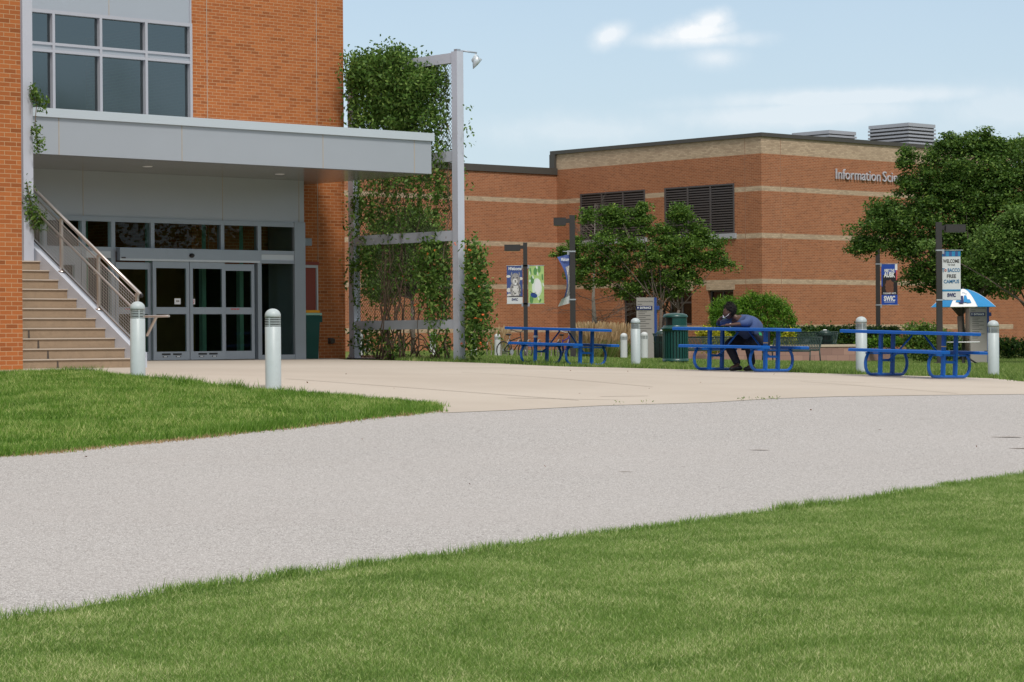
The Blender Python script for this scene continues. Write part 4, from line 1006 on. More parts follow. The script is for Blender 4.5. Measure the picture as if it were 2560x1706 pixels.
# ------------------------------------------------------------------ benches
def bench(L=1.85):
    t = thing('bench', (0,0,0), '', 'bench', 0, 'dark green metal strap benches'); prof = [(-.02,.40),(.0,.44),(.20,.42),(.40,.425),(.47,.47),(.52,.60),(.57,.75),(.60,.81)]
    m = MB(); n = 30
    for k in range(n):
        x = -L/2+.04+(L-.08)*k/(n-1); m.tube([(x, y, z) for y, z in prof], .017, 'darkgreen_coat', 4)
    m.build('slats', t); m = MB()
    for y, z in ((-.02,.40),(.60,.82),(.44,.43)): m.tube([(-L/2,y,z),(L/2,y,z)], .02, 'darkgreen_coat', 6)
    for x in (-L/2, L/2): m.tube([(x, y, z) for y, z in prof], .02, 'darkgreen_coat', 6)
    m.build('frame', t)
    for x in (-L/2, L/2):
        m = MB(); m.tube([(x,.0,.42),(x,-.03,0)], .02, 'darkgreen_coat', 6); m.build('leg', t)
        m = MB(); m.tube([(x,.46,.45),(x,.52,0)], .02, 'darkgreen_coat', 6); m.build('leg', t)
    return t
bn = bench()
rzb = TH-PI/2+.06
for i, (u, Y, dz, lab) in enumerate([(1966*S,75.8,0,'dark metal bench at the low wall right of the seated person'),(1745*S,76.5,0,'dark metal bench behind the middle table left of the seated person'),(2015*S,84,.2,'dark metal bench behind the block wall beside the hedge')]):
    g_ = G(u, Y); g_ = (g_[0], g_[1], g_[2]+dz)
    if i == 0: bn.location = g_; bn.rotation_euler = (0,0,rzb); bn['label'] = lab
    else: copy_thing(bn, g_, rzb, lab)

# low block wall with cap
q = MB(); pts = [G(u*S, Y) for u, Y in ((1690,81),(2142,81.5),(2215,84))]
wallo = thing('retaining_wall', pts[0], 'low pink block retaining wall with pale cap behind the benches', 'wall')
def seg(mb, p, q_, h0, h1, w, mat, o):
    d = Vector((q_[0]-p[0], q_[1]-p[1], 0)); L = d.length; d.normalize(); n = Vector((-d.y, d.x, 0))*w/2
    z = min(p[2], q_[2])
    P0 = Vector((p[0]-o[0], p[1]-o[1], 0)); P1 = P0+d*L
    c = [(P0-n), (P1-n), (P1+n), (P0+n)]
    lo = [mb.pt((k.x, k.y, h0)) for k in c]; hi = [mb.pt((k.x, k.y, h1)) for k in c]
    for a in range(4): b = (a+1)%4; mb.face([lo[a], lo[b], hi[b], hi[a]], mat)
    mb.face(hi, mat); mb.face(lo[::-1], mat)
zt_w = P(1900*S, 863*S, 81)[2]-pts[0][2]
q = MB(); seg(q, pts[0], pts[1], -.3, zt_w-.08, .3, 'block_pink', pts[0]); seg(q, pts[1], pts[2], -.3, zt_w-.081, .3, 'block_pink', pts[0]); q.build('block_course', wallo)
q = MB(); seg(q, pts[0], pts[1], zt_w-.079, zt_w, .36, 'cap_stone', pts[0]); seg(q, pts[1], pts[2], zt_w-.0791, zt_w-.002, .36, 'cap_stone', pts[0]); q.build('cap', wallo)

# ------------------------------------------------------------------ lamp posts and banners
def lamp(u, Y, vtop, side, lab, w=.15, headlen=.62, rz=0):
    g_ = G(u, Y); h = P(u, vtop, Y)[2]-g_[2]
    t = thing('lamp_post', g_, lab, 'lamp post', rz, 'square dark bronze lamp posts')
    m = MB(); m.box(-w/2, w/2, -w/2, w/2, .05, h, 'bronze'); m.build('pole', t)
    m = MB(); m.box(-w*.9, w*.9, -w*.9, w*.9, 0, .12, 'bronze'); m.box(-.4,.4,-.4,.4,-.1,.02,'path_pink'); m.build('foot', t)
    m = MB(); x0 = side*w/2; x1 = side*(w/2+.10); x2 = side*(w/2+headlen); m.box(x0, x1, -.07, .07, h-.16-.06, h-.10, 'bronze'); m.box(x1, x2, -.17, .17, h-.10-.19, h-.09, 'bronze')
    m.box(x1, x2, -.171, .171, h-.088, h-.07, 'bronze'); ho_ = m.build('lamp_head', t)
    m = MB(); m.box(x1+side*.04, x2-side*.04, -.13, .13, h-.302, h-.2905, 'bollard_glass'); m.build('lens', ho_)
    return t, h, g_
def bracket(t, w, side, z, L):
    m = MB(); m.box(-w/2-.012, w/2+.012, -w/2-.012, w/2+.012, z-.02, z+.02, 'silver'); m.box(side*w/2, side*(w/2+.07), -.02, .02, z-.1 if z > 2 else z, z+.03, 'silver'); m.tube([(side*w/2,0,z),(side*(w/2+L),0,z)], .012, 'silver', 6); m.build('banner_arm', t)
def banner(t, w, side, z0, z1, W, kind, label, wave=0):
    """flat hanging cloth in the plane of the post, facing the plaza"""
    o_x = side*(w/2+.05); x0 = min(o_x, o_x+side*W); m = MB(); y = -.004
    return x0, y
# lamp 1: leopard banner + green banner
t1, h1, gA = lamp(1315*S-.0, 89, 558, -1, 'dark lamp post carrying a leopard banner and a green banner', .15, .68)
k1 = 89/F
def zr(t_loc, u, v, Y): return P(u, v, Y)[2]-t_loc[2]
za, zb_ = zr(gA, 1185, 611, 89), zr(gA, 1185, 698.5, 89)
def ban_obj(t, name, m, label, cat='banner'):
    o = m.build(name, None, t.location, t.rotation_euler[2]); tag(o, label, cat); return o
W1_ = 36*k1; x1 = -(.075+.03); x0 = x1-W1_
bracket(t1, .15, -1, za, W1_+.05); bracket(t1, .15, -1, zb_, W1_+.05); bracket(t1, .15, 1, za, W1_+.05); bracket(t1, .15, 1, zb_, W1_+.05)
def leopard(m, x0, x1, z0, z1, y):
    W, H = x1-x0, z1-z0; f = lambda a, b: (x0+a*W, z0+b*H)
    def ell(cx, cz, rx, rz, mat, dy, n=18, rot=0):
        c, s = math.cos(rot), math.sin(rot); pts = []
        for k in range(n):
            a = 2*PI*k/n; px, pz = rx*math.cos(a), rz*math.sin(a); px, pz = px*c-pz*s, px*s+pz*c; q_ = f(cx+px, cz+pz); pts.append((q_[0], y-dy, q_[1]))
        m.poly(pts, mat)
    m.box(x0, x1, y-.002, y+.002, z0, z1, 'banner_blue')
    for c in ((.1,.72,.14,.035),(.9,.66,.12,.04),(.12,.36,.13,.06),(.15,.22,.14,.05)): ell(*c, 'cat_light', .003)
    ell(.55,.37,.36,.22,'cat_grey',.004); ell(.55,.32,.22,.19,'cat_light',.005)
    ell(.55,.64,.30,.17,'cat_grey',.006); ell(.30,.785,.06,.03,'cat_grey',.0055,12,.9); ell(.80,.79,.06,.03,'cat_grey',.0055,12,-.9); ell(.53,.58,.16,.085,'cat_light',.007); ell(.55,.52,.08,.025,'white',.009)
    ell(.42,.68,.05,.012,'black',.009,8,.2); ell(.66,.685,.05,.012,'black',.009,8,-.2); ell(.55,.60,.055,.018,'ink',.010,8); ell(.55,.56,.015,.02,'ink',.010,8)
    rr = random.Random(3)
    for k in range(46):
        a = rr.uniform(0, 2*PI); r = rr.uniform(.45, 1); cx, cz = .55+.34*r*math.cos(a), .37+.2*r*math.sin(a); ell(cx, cz, rr.uniform(.015,.04), rr.uniform(.008,.016), 'black', .0085, 7, rr.uniform(0,3))
    for k in range(22):
        a = rr.uniform(0, PI); cx, cz = .55+.26*math.cos(a), .66+.13*math.sin(a); ell(cx, cz, .014, .007, 'ink', .0085, 6)
    ell(.5,.19,.5,.02,'ink',.0095); m.box(x0, x1, y-.012, y-.0101, z0, z0+.175*H, 'banner_white')
    text(m, 'Welcome', .16*W/.55, 'white', ((x0+x1)/2, y-.014, z1-.115*H), ext=.001, width=W*.84, shear=.35, bold=.004)
    text(m, 'SWIC', .12*W/.55, 'sign_navy', ((x0+x1)/2, y-.014, z0+.08*H), ext=.001, width=W*.4, bold=.006)
m = MB(); leopard(m, x0, x1, zb_, za, 0); ban_obj(t1, 'banner', m, 'blue Welcome banner with snow leopard hanging left of far lamp post')
m = MB(); gx0 = .105; gx1 = gx0+W1_; m.box(gx0, gx1, -.002, .002, zb_, za, 'green_print')
rr = random.Random(5)
def gell(m, cx, cz, rx, rz, mat, dy, rot=0, n=14):
    W, H = gx1-gx0, za-zb_; pts = []
    for k in range(n):
        a = 2*PI*k/n; px, pz = rx*math.cos(a), rz*math.sin(a); c, s = math.cos(rot), math.sin(rot); px, pz = px*c-pz*s, px*s+pz*c; pts.append((min(gx1, max(gx0, gx0+(cx+px)*W)), -dy, min(za, max(zb_, zb_+(cz+pz)*H))))
    m.poly(pts, mat)
gell(m,.55,.42,.32,.25,'pale_print',.003); gell(m,.6,.45,.2,.2,'white',.004)
for c in ((.45,.85,.12,.10,.3),(.25,.62,.10,.12,1.2),(.2,.12,.12,.12,-.5),(.7,.9,.1,.09,-.4),(.15,.85,.05,.1,.3),(.9,.7,.05,.09,.2),(.75,.08,.08,.04,.5)): gell(m, c[0], c[1], c[2], c[3], 'green_print_dark', .0045, c[4])
for c in ((.1,.8),(.6,.78),(.3,.7),(.55,.95),(.95,.5),(.65,.13),(.1,.6)): gell(m, c[0], c[1], .06, .035, 'pale_print', .0055, rr.random()*3)
gell(m,.35,.22,.22,.065,'sign_blue',.006,-.1); m.tube([(gx0+.5*W1_,-.008,zb_+.30*(za-zb_)),(gx0+.3*W1_,-.008,zb_+.27*(za-zb_)),(gx0+.1*W1_,-.008,zb_+.33*(za-zb_))], .006, 'ink', 4)
ban_obj(t1, 'banner', m, 'pale green nature banner hanging right of far lamp post')
# lamp 2 with the wind-twisted banner
t2, h2, gB = lamp(1433*S, 70, 495, -1, 'taller dark lamp post in front of the round tree with twisted banner', .155, .45)
zA = zr(gB, 1300, 584, 70); zB = zr(gB, 1300, 697, 70); bracket(t2, .155, -1, zA+.07, .2); bracket(t2, .155, -1, zB+.10, .05)
m = MB(); k2 = 70/F; NZ, NX = 26, 8; rows = []
for i in range(NZ+1):
    s = i/NZ; z = zA+(zB-zA)*s; xl = -(29-20*math.sin(s*PI*.93)**1.0*1.05)*k2 - .075 + (.12 if s > .8 else 0)*0; yl = -.25*math.sin(s*PI)
    if s > .82: xl -= 4*k2
    rows.append([(-.075+(xl+.075)*j/NX, -.02+yl*j/NX+.03*math.sin(j*1.3+s*9)*j/NX, z+(j/NX)*(-.09 if s < .5 else -.10)) for j in range(NX+1)])
for i in range(NZ):
    s = (i+.5)/NZ
    for j in range(NX):
        mat = 'banner_white' if s > .86 else ('banner_blue' if (s < .24 or j > 4) else ('cat_grey' if (i*7+j*3)%5 else 'cat_light'))
        m.poly([rows[i][j], rows[i][j+1], rows[i+1][j+1], rows[i+1][j]], mat, True)
text(m, 'Welcom', .13, 'white', (-.075-.15, -.13, zA-.20), ext=.001, width=.22, shear=.3, bold=.003)
ban_obj(t2, 'banner', m, 'wind twisted Welcome banner curled against taller lamp post')
# lamp 3: navy and black banner
t3, h3, gC = lamp(2018.5, 92, 552.5, 1, 'slim dark lamp post carrying a blue and black banner at right', .15, .66)
za, zb_ = zr(gC, 2040, 607, 92), zr(gC, 2040, 701, 92); k3 = 92/F; W3 = 37*k3; bracket(t3, .15, 1, za, W3+.1); bracket(t3, .15, 1, zb_, W3+.1)
m = MB(); x0 = .13; x1 = x0+W3; H = za-zb_; m.box(x0, x1, -.002, .002, zb_, za, 'banner_black'); m.poly([(x0,-.004,zb_+.72*H),(x1-.0,-.004,zb_+.80*H),(x1,-.004,za),(x0,-.004,za)], 'banner_royal'); m.box(x0, x0+.08*W3, -.0052, -.004, zb_+.45*H, zb_+.8*H, 'banner_royal')
m.box(x1-.15*W3, x1, -.007, -.0045, zb_+.85*H, za, 'white'); m.box(x1-.09*W3, x1, -.0085, -.0072, zb_+.6*H, zb_+.85*H, 'ink_red')
for cx, cz, rx, rz, mt in ((.5,.48,.30,.15,'banner_brown'),(.45,.40,.22,.13,'banner_brown'),(.6,.36,.18,.1,'banner_brown')):
    m.poly([(x0+(cx+rx*math.cos(2*PI*k/14)*(1 if k%2 else .8))*W3, -.006-.001*cx, zb_+(cz+rz*math.sin(2*PI*k/14)*(1 if k%2 else .8))*H) for k in range(14)], mt)
text(m, 'MEET THE', .14, 'white', ((x0+x1)/2, -.010, zb_+.81*H), ext=.001, width=W3*.62, bold=.006); text(m, 'AUBK', .26, 'white', ((x0+x1)/2, -.010, zb_+.68*H), ext=.001, width=W3*.7, bold=.012)
text(m, 'CULINARY ARTS', .08, 'white', ((x0+x1)/2, -.010, zb_+.265*H), ext=.001, width=W3*.8, bold=.002); m.box(x0, x1, -.006, -.0021, zb_, zb_+.245*H, 'banner_royal')
text(m, 'SWIC', .25, 'white', ((x0+x1)/2, -.010, zb_+.10*H), ext=.001, width=W3*.7, bold=.012); m.box(x0+.18*W3, x1-.18*W3, -.008, -.0065, zb_+.065*H, zb_+.075*H, 'white')
ban_obj(t3, 'banner', m, 'blue and black banner with white lettering on slim lamp post')
# lamp 4: tobacco free banner
t4, h4, gD = lamp(2159.5, 70, 511, 1, 'tall dark lamp post carrying the tobacco free campus banner', .155, .66)
za, zb_ = zr(gD, 2185, 578, 70), zr(gD, 2185, 689.5, 70); k4 = 70/F; W4 = 42.5*k4; bracket(t4, .155, 1, za+.03, W4+.08); bracket(t4, .155, 1, zb_, W4+.02)
m = MB(); x0 = .085; x1 = x0+W4; H = za-zb_; cx = (x0+x1)/2; m.box(x0, x1, -.002, .002, zb_, za, 'banner_white'); m.box(x0, x1, -.006, -.0021, zb_+.895*H, za, 'banner_teal'); m.box(x0, x1, -.006, -.0021, zb_+.175*H, zb_+.215*H, 'banner_teal')
for k in range(3): m.box(x0+W4*(.05+.33*k), x0+W4*(.2+.33*k), -.0075, -.0061, zb_+.90*H, za-.002, 'banner_blue')
for s_, z_, sz, wd, mt, bo in (('WELCOME',.765,.14,.88,'ink',.004),('TO OUR',.705,.07,.4,'ink',.001),('FREE',.455,.14,.5,'ink',.004),('CAMPUS',.345,.14,.84,'ink_blue',.004),('SWIC',.065,.14,.46,'sign_navy',.008)):
    text(m, s_, sz, mt, (cx, -.006, zb_+z_*H), ext=.001, width=W4*wd, bold=bo)
text(m, 'T', .15, 'ink_blue', (x0+.06*W4, -.006, zb_+.575*H), ext=.001, bold=.004); text(m, 'BACCO', .15, 'ink_blue', (cx+.13*W4, -.006, zb_+.575*H), ext=.001, width=W4*.66, bold=.004)
cc = (x0+.185*W4, zb_+.61*H); m.tube([(cc[0]+.028*math.cos(a*PI/6), -.008, cc[1]+.032*math.sin(a*PI/6)) for a in range(12)], .006, 'ink_red', 4, closed=True); m.bar((cc[0]-.02,-.009,cc[1]+.022),(cc[0]+.02,-.009,cc[1]-.022), .008, .003, 'ink_red')
ban_obj(t4, 'banner', m, 'white WELCOME TO OUR TOBACCO FREE CAMPUS banner on lamp post')

# ------------------------------------------------------------------ directory signs
def directory(u, Y, vtop, lab, mirror=False):
    g_ = G(u, Y); h = P(u, vtop, Y)[2]-g_[2]; t = thing('directory_sign', g_, lab, 'sign', rad(-8) if not mirror else rad(4), 'grey directory signs with blue edge')
    m = MB(); m.box(-.30,.25,-.07,.07,0,h,'sign_grey'); pn = m.build('sign_panel', t)
    m = MB(); m.box(.251,.32,-.085,.085,0,h-.004,'sign_blue'); m.build('edge_post', t)
    m = MB(); zt = h-.32; m.box(-.30,.19,-.09,-.071,zt-.06,zt+.06,'sign_navy'); text(m, 'ENTRANCE', .09, 'white', (-.02,-.093,zt-.03), ext=.001, width=.34, bold=.002)
    m.box(-.26,-.245,-.094,-.0901,zt-.035,zt+.01,'white'); m.poly([(-.275,-.094,zt+.005),(-.23,-.094,zt+.005),(-.2525,-.094,zt+.04)], 'white'); m.build('entrance_band', t)
    m = MB(); m.box(.321,.40,-.06,.06,zt-.06,zt+.06,'sign_blue'); m.build('side_band', t)
    m = MB(); text(m, 'Information Sciences Building', .06, 'ink', (-.27,-.0725,h-.14), ext=.0008, align='LEFT', width=.48)
    m.box(-.27,-.13,-.0735,-.0705,h-.215,h-.2,'ink'); m.build('header_text', t); m = MB()
    rr = random.Random(9); z = zt-.13
    while z > .85: m.box(-.24, -.24+rr.uniform(.12,.42), -.0735, -.0705, z, z+.014, 'ink'); z -= rr.choice([.058,.058,.075])
    m.build('text_lines', t)
directory(1617*S, 76, 684, 'grey directory sign with blue edge left of the hooded trash can')
directory(2448*S, 80, 700, 'grey directory sign standing behind the blue and white umbrella', True)

# ------------------------------------------------------------------ umbrella and cafe table
gU = G(2214, 72.5); Yu = 72.5; ku = Yu/F
um = thing('patio_umbrella', gU, 'blue and white market umbrella open over a small table', 'umbrella')
zr0 = zr(gU, 2213, 706, Yu); ztp = zr(gU, 2213, 664, Yu); Ru = 79*ku
m = MB(); n = 8; PH = -rad(112.5)-.16
def up(k, s, sub=0):
    a = (k)*2*PI/n + PH; r = Ru*s; return (r*math.cos(a), r*math.sin(a), ztp-(ztp-zr0)*s**1.7)
for k in range(n):
    mt = 'umbrella_white' if k % 2 == 0 else 'umbrella_blue'
    for i in range(10):
        s0, s1 = i/10, (i+1)/10; m.poly([up(k,s0), up(k,s1), up(k+1,s1), up(k+1,s0)] if i else [up(k,0), up(k,s1), up(k+1,s1)], mt, False)
co_ = m.build('umbrella_canopy', um)
m = MB(); 
for k in range(n): m.tube([up(k, s/6) for s in range(1,7)], .008, 'white', 4)
m.build('rib', um)
m = MB(); m.tube([(0,0,.25),(0,0,ztp+.06)], .02, 'black', 8); m.build('umbrella_pole', um)
m = MB(); a = -PI/2-.1+.4; 
def onp(th, s, o=.012): r = Ru*s*.96+o; return Vector((r*math.cos(th), r*math.sin(th), ztp-(ztp-zr0)*s**1.7+o))
th0 = None
for k in range(n):
    am = (k+.5)*2*PI/n+PH
    if k % 2 == 0 and -PI/2-.45 < (am-2*PI if am > PI else am) < -PI/2+.5: th0 = am
if th0 is None: th0 = -PI/2
for dx, s0, s1, mt in ((-.2,.52,.85,'umbrella_blue'),(-.08,.60,.90,'sign_navy'),(.08,.58,.86,'umbrella_blue'),(.18,.75,.88,'umbrella_blue')): m.poly([onp(th0+dx-.05,s0), onp(th0+dx+.06,s0), onp(th0+dx+.08,s1), onp(th0+dx-.08,s1)], mt)
for dx, s in ((-.05,.42),(.03,.40),(.10,.43),(.16,.48)): m.poly([onp(th0+dx-.02,s), onp(th0+dx+.02,s), onp(th0+dx+.02,s+.04), onp(th0+dx-.02,s+.04)], 'ink_blue')
m.build('emblem', um)
tb = thing('cafe_table', gU, 'small white cafe table with attached black seats under umbrella', 'table')
m = MB(); m.lathe([(.021,.70),(.48,.70),(.49,.715),(.48,.73),(.021,.73)], 'white', 28); m.build('tabletop', tb)
m = MB(); m.lathe([(.05,.0),(.05,.695)], 'black', 12); 
for k in range(3): a = k*2*PI/3+.3; m.tube([(.05*math.cos(a),.05*math.sin(a),.3),(.5*math.cos(a),.5*math.sin(a),.05),(.8*math.cos(a),.8*math.sin(a),.02)], .025, 'black', 6)
m.build('base', tb)
for k in range(3):
    a = k*2*PI/3+.0; m = MB(); c = (.80*math.cos(a), .80*math.sin(a)); m.lathe([(.001,.46),(.19,.455),(.19,.43),(.001,.43)], 'black', 16, (*c,0)); m.tube([(c[0],c[1],.44),(c[0],c[1],.04)], .03, 'black', 6); m.build('seat', tb)

# ------------------------------------------------------------------ bicycles and rack
def bicycle(fcol, lab, loc, rz, bars):
    t = thing('bicycle', loc, lab, 'bicycle', rz, 'bicycles parked at the rack'); R = .32; W = 1.02
    for x in (0, W):
        m = MB(); m.tube([(x+R*math.cos(a*PI/14), 0, R+R*math.sin(a*PI/14)) for a in range(28)], .022, 'rubber', 6, closed=True)
        for a in range(14): m.bar((x,0,R), (x+(R-.01)*math.cos(a*PI/7), 0, R+(R-.01)*math.sin(a*PI/7)), .004, .004, 'hvac')
        m.sphere((x,0,R), .03, 'hvac', 5); m.build('wheel', t)
    m = MB(); bb_, seat, head = (.42,0,.27), (.30,0,.72), (.82,0,.80)
    for p, q_ in ((bb_,seat),(bb_,(.84,0,.70)),((.32,0,.66),head),((0,0,R),bb_),((0,0,R),(.32,0,.64)),((.80,0,.86),(.88,0,.52))): m.tube([p, q_], .018, fcol, 6)
    m.tube([(.88,.045,.55),(W,.045,R)], .013, fcol, 6); m.tube([(.88,-.045,.55),(W,-.045,R)], .013, fcol, 6); m.box(.86,.90,-.055,.055,.52,.56,fcol); m.build('frame', t)
    m = MB(); m.tube([(.31,0,.70),(.28,0,.86)], .012, 'hvac', 6); m.sphere((.24,0,.885), .13, 'black', 6, (1,.6,.28)); m.build('saddle', t)
    m = MB(); m.tube([(.80,0,.86),(.79,0,.98)], .014, bars, 6); m.tube([(.68,-.30,1.04),(.76,-.12,.98),(.80,0,.97),(.76,.12,.98),(.68,.30,1.04)], .013, bars, 6); m.tube([(.62,-.31,1.045),(.70,-.295,1.038)], .018, 'black', 6); m.tube([(.62,.31,1.045),(.70,.295,1.038)], .018, 'black', 6); m.build('handlebar', t)
    m = MB(); m.lathe([(.001,0),(.09,0)], 'hvac', 14, (0,0,0)); 
    for v in m.v: v[:] = (v.x+.42, -.03, .27+v.y)
    m.bar((.42,-.05,.27), (.48,-.05,.12), .015, .02, 'hvac'); m.bar((.42,.05,.27), (.36,.05,.42), .015, .02, 'hvac'); m.box(.45,.53,-.13,-.06,.11,.13,'black'); m.build('crank', t)
g_ = G(1259*S, 86); bicycle('black', 'black bicycle parked at the rack behind the left blue table', g_, rad(-42), 'black')
g_ = G(1397*S, 86); bicycle('bike_blue', 'blue and white bicycle parked at the rack beside the lamp post', g_, rad(62), 'white')
g_ = G(902*S, 87); bicycle('dark_steel', 'old bicycle seen below the trellis beside its left post', g_, rad(75), 'dark_steel')
g_ = G(1345*S, 88); rk = thing('bike_rack', g_, 'tan metal bicycle rack of upright hoops beyond the left table', 'bike rack', rad(-3))
for k in range(10):
    m = MB(); x = -1.75+k*.36; m.T = Matrix.Translation((x,0,0)) @ Matrix.Rotation(rad(68),4,'Z'); m.tube([(.20*math.cos(a*PI/12), 0, .36+.36*math.sin(a*PI/12)) for a in range(24)], .018, 'rack_metal', 6, closed=True); m.build('hoop', rk)
m = MB(); m.bar((-1.9,0,.03), (1.7,0,.03), .06, .05, 'rack_metal'); m.build('base_rail', rk)

# ------------------------------------------------------------------ trees
def tree(name, lab, u, Y, blobs, n, size, mat, stems=4, tr=.09, vb=None, tmat='trunk', clump=.35, seed=1, thick=.8, group=None, cat='tree', spread=.25, crown_n=None, fork=.9, fill=.4):
    g_ = G(u, Y); t = thing(name, g_, lab, cat, 0, group); rr = random.Random(seed)
    rn = RNG
    nc = crown_n or max(60, n//70); cc = blobs3(blobs, Y, nc, thick, .42, .05)
    cl = []; 
    per = n//len(cc)
    for c in cc:
        m = rn.integers(int(per*.5), int(per*1.5)+1); s = clump*rn.uniform(.5,1.2); q_ = np.clip(rn.normal(size=(m,3)),-1.7,1.7)*[s,s,s*.5]; cl.append(q_+c)
    cl.append(blobs3(blobs, Y, int(n*fill), thick, .36, .06)); C = np.vstack(cl)-np.array(g_)
    r = np.clip(rn.random(len(C))**1.5*.85+.1*rn.random(len(C)), 0, 1)
    npmesh('crown', leaves(C, size, .55, flat=.4), 4, mat, r, t)
    m = MB(); cen = cc-np.array(g_)
    order = sorted(range(len(cen)), key=lambda i: rr.random())[:min(len(cen), 46)]
    zf_ = fork
    for k in range(stems):
        a = 2*PI*k/stems+rr.random(); base_ = Vector((.10*math.cos(a)*(stems>1), .10*math.sin(a)*(stems>1), -.1)); f1 = Vector((spread*math.cos(a)*(stems>1), spread*math.sin(a)*(stems>1), zf_+rr.random()*.3))
        m.tube([base_, base_.lerp(f1,.5)+Vector((rr.uniform(-.03,.03),0,0)), f1], [tr*1.15, tr, tr*.85], tmat, 8)
        for j in order[k::stems]:
            e = Vector(cen[j]); mid = f1.lerp(e, .45)+Vector((rr.uniform(-.15,.15), rr.uniform(-.15,.15), rr.uniform(.0,.25)))
            m.tube([f1, mid, e], [tr*.42, tr*.22, .008], tmat, 5)
    m.build('trunk', t); return t
tree('round_tree', 'round multi-stemmed green tree in front of the dark louvers', 1513, 84,
 [(1500,590,120,68),(1395,570,80,45),(1408,505,30,28,1500),(1402,482,9,12,250),(1440,505,16,30,700),(1475,500,20,30,1200),(1478,478,9,14,250),(1562,498,20,30,1100),(1568,480,8,12,200),(1610,530,26,28,1100),(1350,500,18,20,600),(1640,555,22,22,700),(1530,530,30,30,900),(1300,580,30,14,700),(1590,580,80,50),(1645,600,45,20),(1380,620,75,45),(1440,650,70,40),(1540,650,80,35),(1330,560,25,20),(1310,590,22,10),(1330,640,25,18),(1670,603,25,8)], 38000, .10, 'leaf_tree', 7, .06, fill=.18, clump=.17, seed=2, group='trees before the brick hall', crown_n=360, fork=1.5, spread=.75)
tree('large_tree', 'large dark green tree in front of the hall lettering at right', 2222, 86,
 [(2215,400,100,85),(2135,435,75,60),(2085,362,20,26,900),(2078,414,18,20,400),(2235,318,14,16,350),(2180,318,10,18,250),(2265,318,12,16,350),(2140,365,16,24,500),(2050,530,80,60),(2170,540,130,110),(2290,460,110,130),(2275,340,50,32),(2120,640,60,35),(2250,620,120,60),(1985,560,40,40),(2045,485,50,32),(2400,420,120,110),(2185,335,40,28)], 84000, .115, 'leaf_big', 3, .14, clump=.22, seed=5, group='trees before the brick hall', crown_n=620, fork=1.6)
tree('light_tree', 'lighter green tree at right edge beside the umbrella', 2392, 79,
 [(2330,580,75,55),(2400,550,110,80),(2280,560,40,40),(2340,640,60,30),(2260,600,35,25),(2430,620,80,60),(2350,500,50,30),(2130,560,0.1,0.1)], 34000, .11, 'leaf_light', 3, .10, clump=.22, seed=8, group='trees before the brick hall', crown_n=300, fork=1.4)
tree('distant_tree', 'sparse small tree top showing above the far right roof', 2335, 130,
 [(2325,350,26,30),(2350,340,22,26),(2300,360,15,22),(2360,380,30,25)], 5000, .15, 'leaf_tree', 1, .12, clump=.3, seed=9, group='trees before the brick hall', crown_n=80, fork=5.0)
tree('young_tree', 'young green tree with thin trunk seen through the trellis', 948, 84,
 [(900,560,60,60),(960,520,50,50),(880,650,45,45),(930,620,50,40),(1000,560,30,40)], 15000, .11, 'leaf_light', 1, .07, clump=.25, seed=4, group='trees before the brick hall', crown_n=150, fork=1.8)
# bare tree
g_ = G(1366, 87); bt = thing('bare_tree', g_, 'leafless grey tree with fine drooping twigs behind the lamp post', 'tree')
m = MB(); rr = random.Random(12); H = P(1366, 470, 87)[2]-g_[2]
tp = [Vector((0,0,-.1)), Vector((.02,0,1.2)), Vector((-.03,0,2.2)), Vector((.03,.05,3.4)), Vector((.06,0,H))]
m.tube(tp, [.11,.09,.055,.025,.006], 'trunk_grey', 8); m.build('trunk', bt); m = MB()
def branch(p, d, L, r, dep):
    q_ = p+d*L*.5+Vector((0,0,-.02*L)); e = q_+(d+Vector((rr.uniform(-.25,.25), rr.uniform(-.25,.25), rr.uniform(-.15,.2)))).normalized()*L*.5
    m.tube([p, q_, e], [r, r*.7, r*.4], 'twig', 4, cap=False)
    if dep > 0:
        for _ in range(5 if dep > 1 else 6):
            s = rr.uniform(.25, 1); b = p.lerp(q_, s*2) if s < .5 else q_.lerp(e, s*2-1); dd = (d+Vector((rr.uniform(-.9,.9), rr.uniform(-.9,.9), rr.uniform(-.45,.5)))).normalized(); branch(b, dd, L*rr.uniform(.3,.5), r*.5, dep-1)
for k in range(40):
    z = rr.uniform(1.0, H-.3); a = rr.uniform(0, 2*PI); L = (2.3 if z < 3 else 1.2)*rr.uniform(.5,1); x = 0
    branch(Vector((0,0,z)), Vector((math.cos(a), math.sin(a), rr.uniform(0,.35) if z < 3 else rr.uniform(.4,1))).normalized(), L, .013, 2)
m.build('branches', bt)

# ------------------------------------------------------------------ shrubs and hedges
def shrub(name, lab, blobs, Y, n, size, mat, cat='shrub', aspect=.5, spiky=False, group=None, core=.33, thick=.9):
    C = blobs3(blobs, Y, n, thick, core, .03); C = C[C[:,2] > gz(C[:,0], C[:,1])+.02]
    nc = max(20, len(C)//40); cl = C[RNG.integers(0, len(C), nc)]; pick = RNG.integers(0, nc, len(C)); k = RNG.random(len(C)) < .55; C[k] = cl[pick[k]]+RNG.normal(size=(k.sum(),3))*.07
    u, v = blobs[0][0], blobs[0][1]; g_ = G(u, Y); C = C-np.array(g_)
    o = npmesh(name, leaves(C, size, aspect, flat=-.2 if spiky else .2), 4, mat, np.clip(RNG.random(len(C))**1.4,0,1), None, g_); tag(o, lab, cat, group); return o
shrub('juniper_shrub', 'big bright green juniper shrub behind the seated person', [(1725,740,88,52),(1690,715,60,38),(1760,705,60,30),(1790,745,40,48),(1665,735,38,45),(1725,785,95,35)], 84, 17000, .15, 'leaf_juniper', aspect=.18, spiky=True)
mm = []                                              # feathery sprays sticking out of it
for k in range(60): a = RNG.uniform(0, PI); mm.append((1727+95*math.cos(a)*RNG.uniform(.85,1.05), 745-62*math.sin(a)*RNG.uniform(.85,1.08), 6, 7))
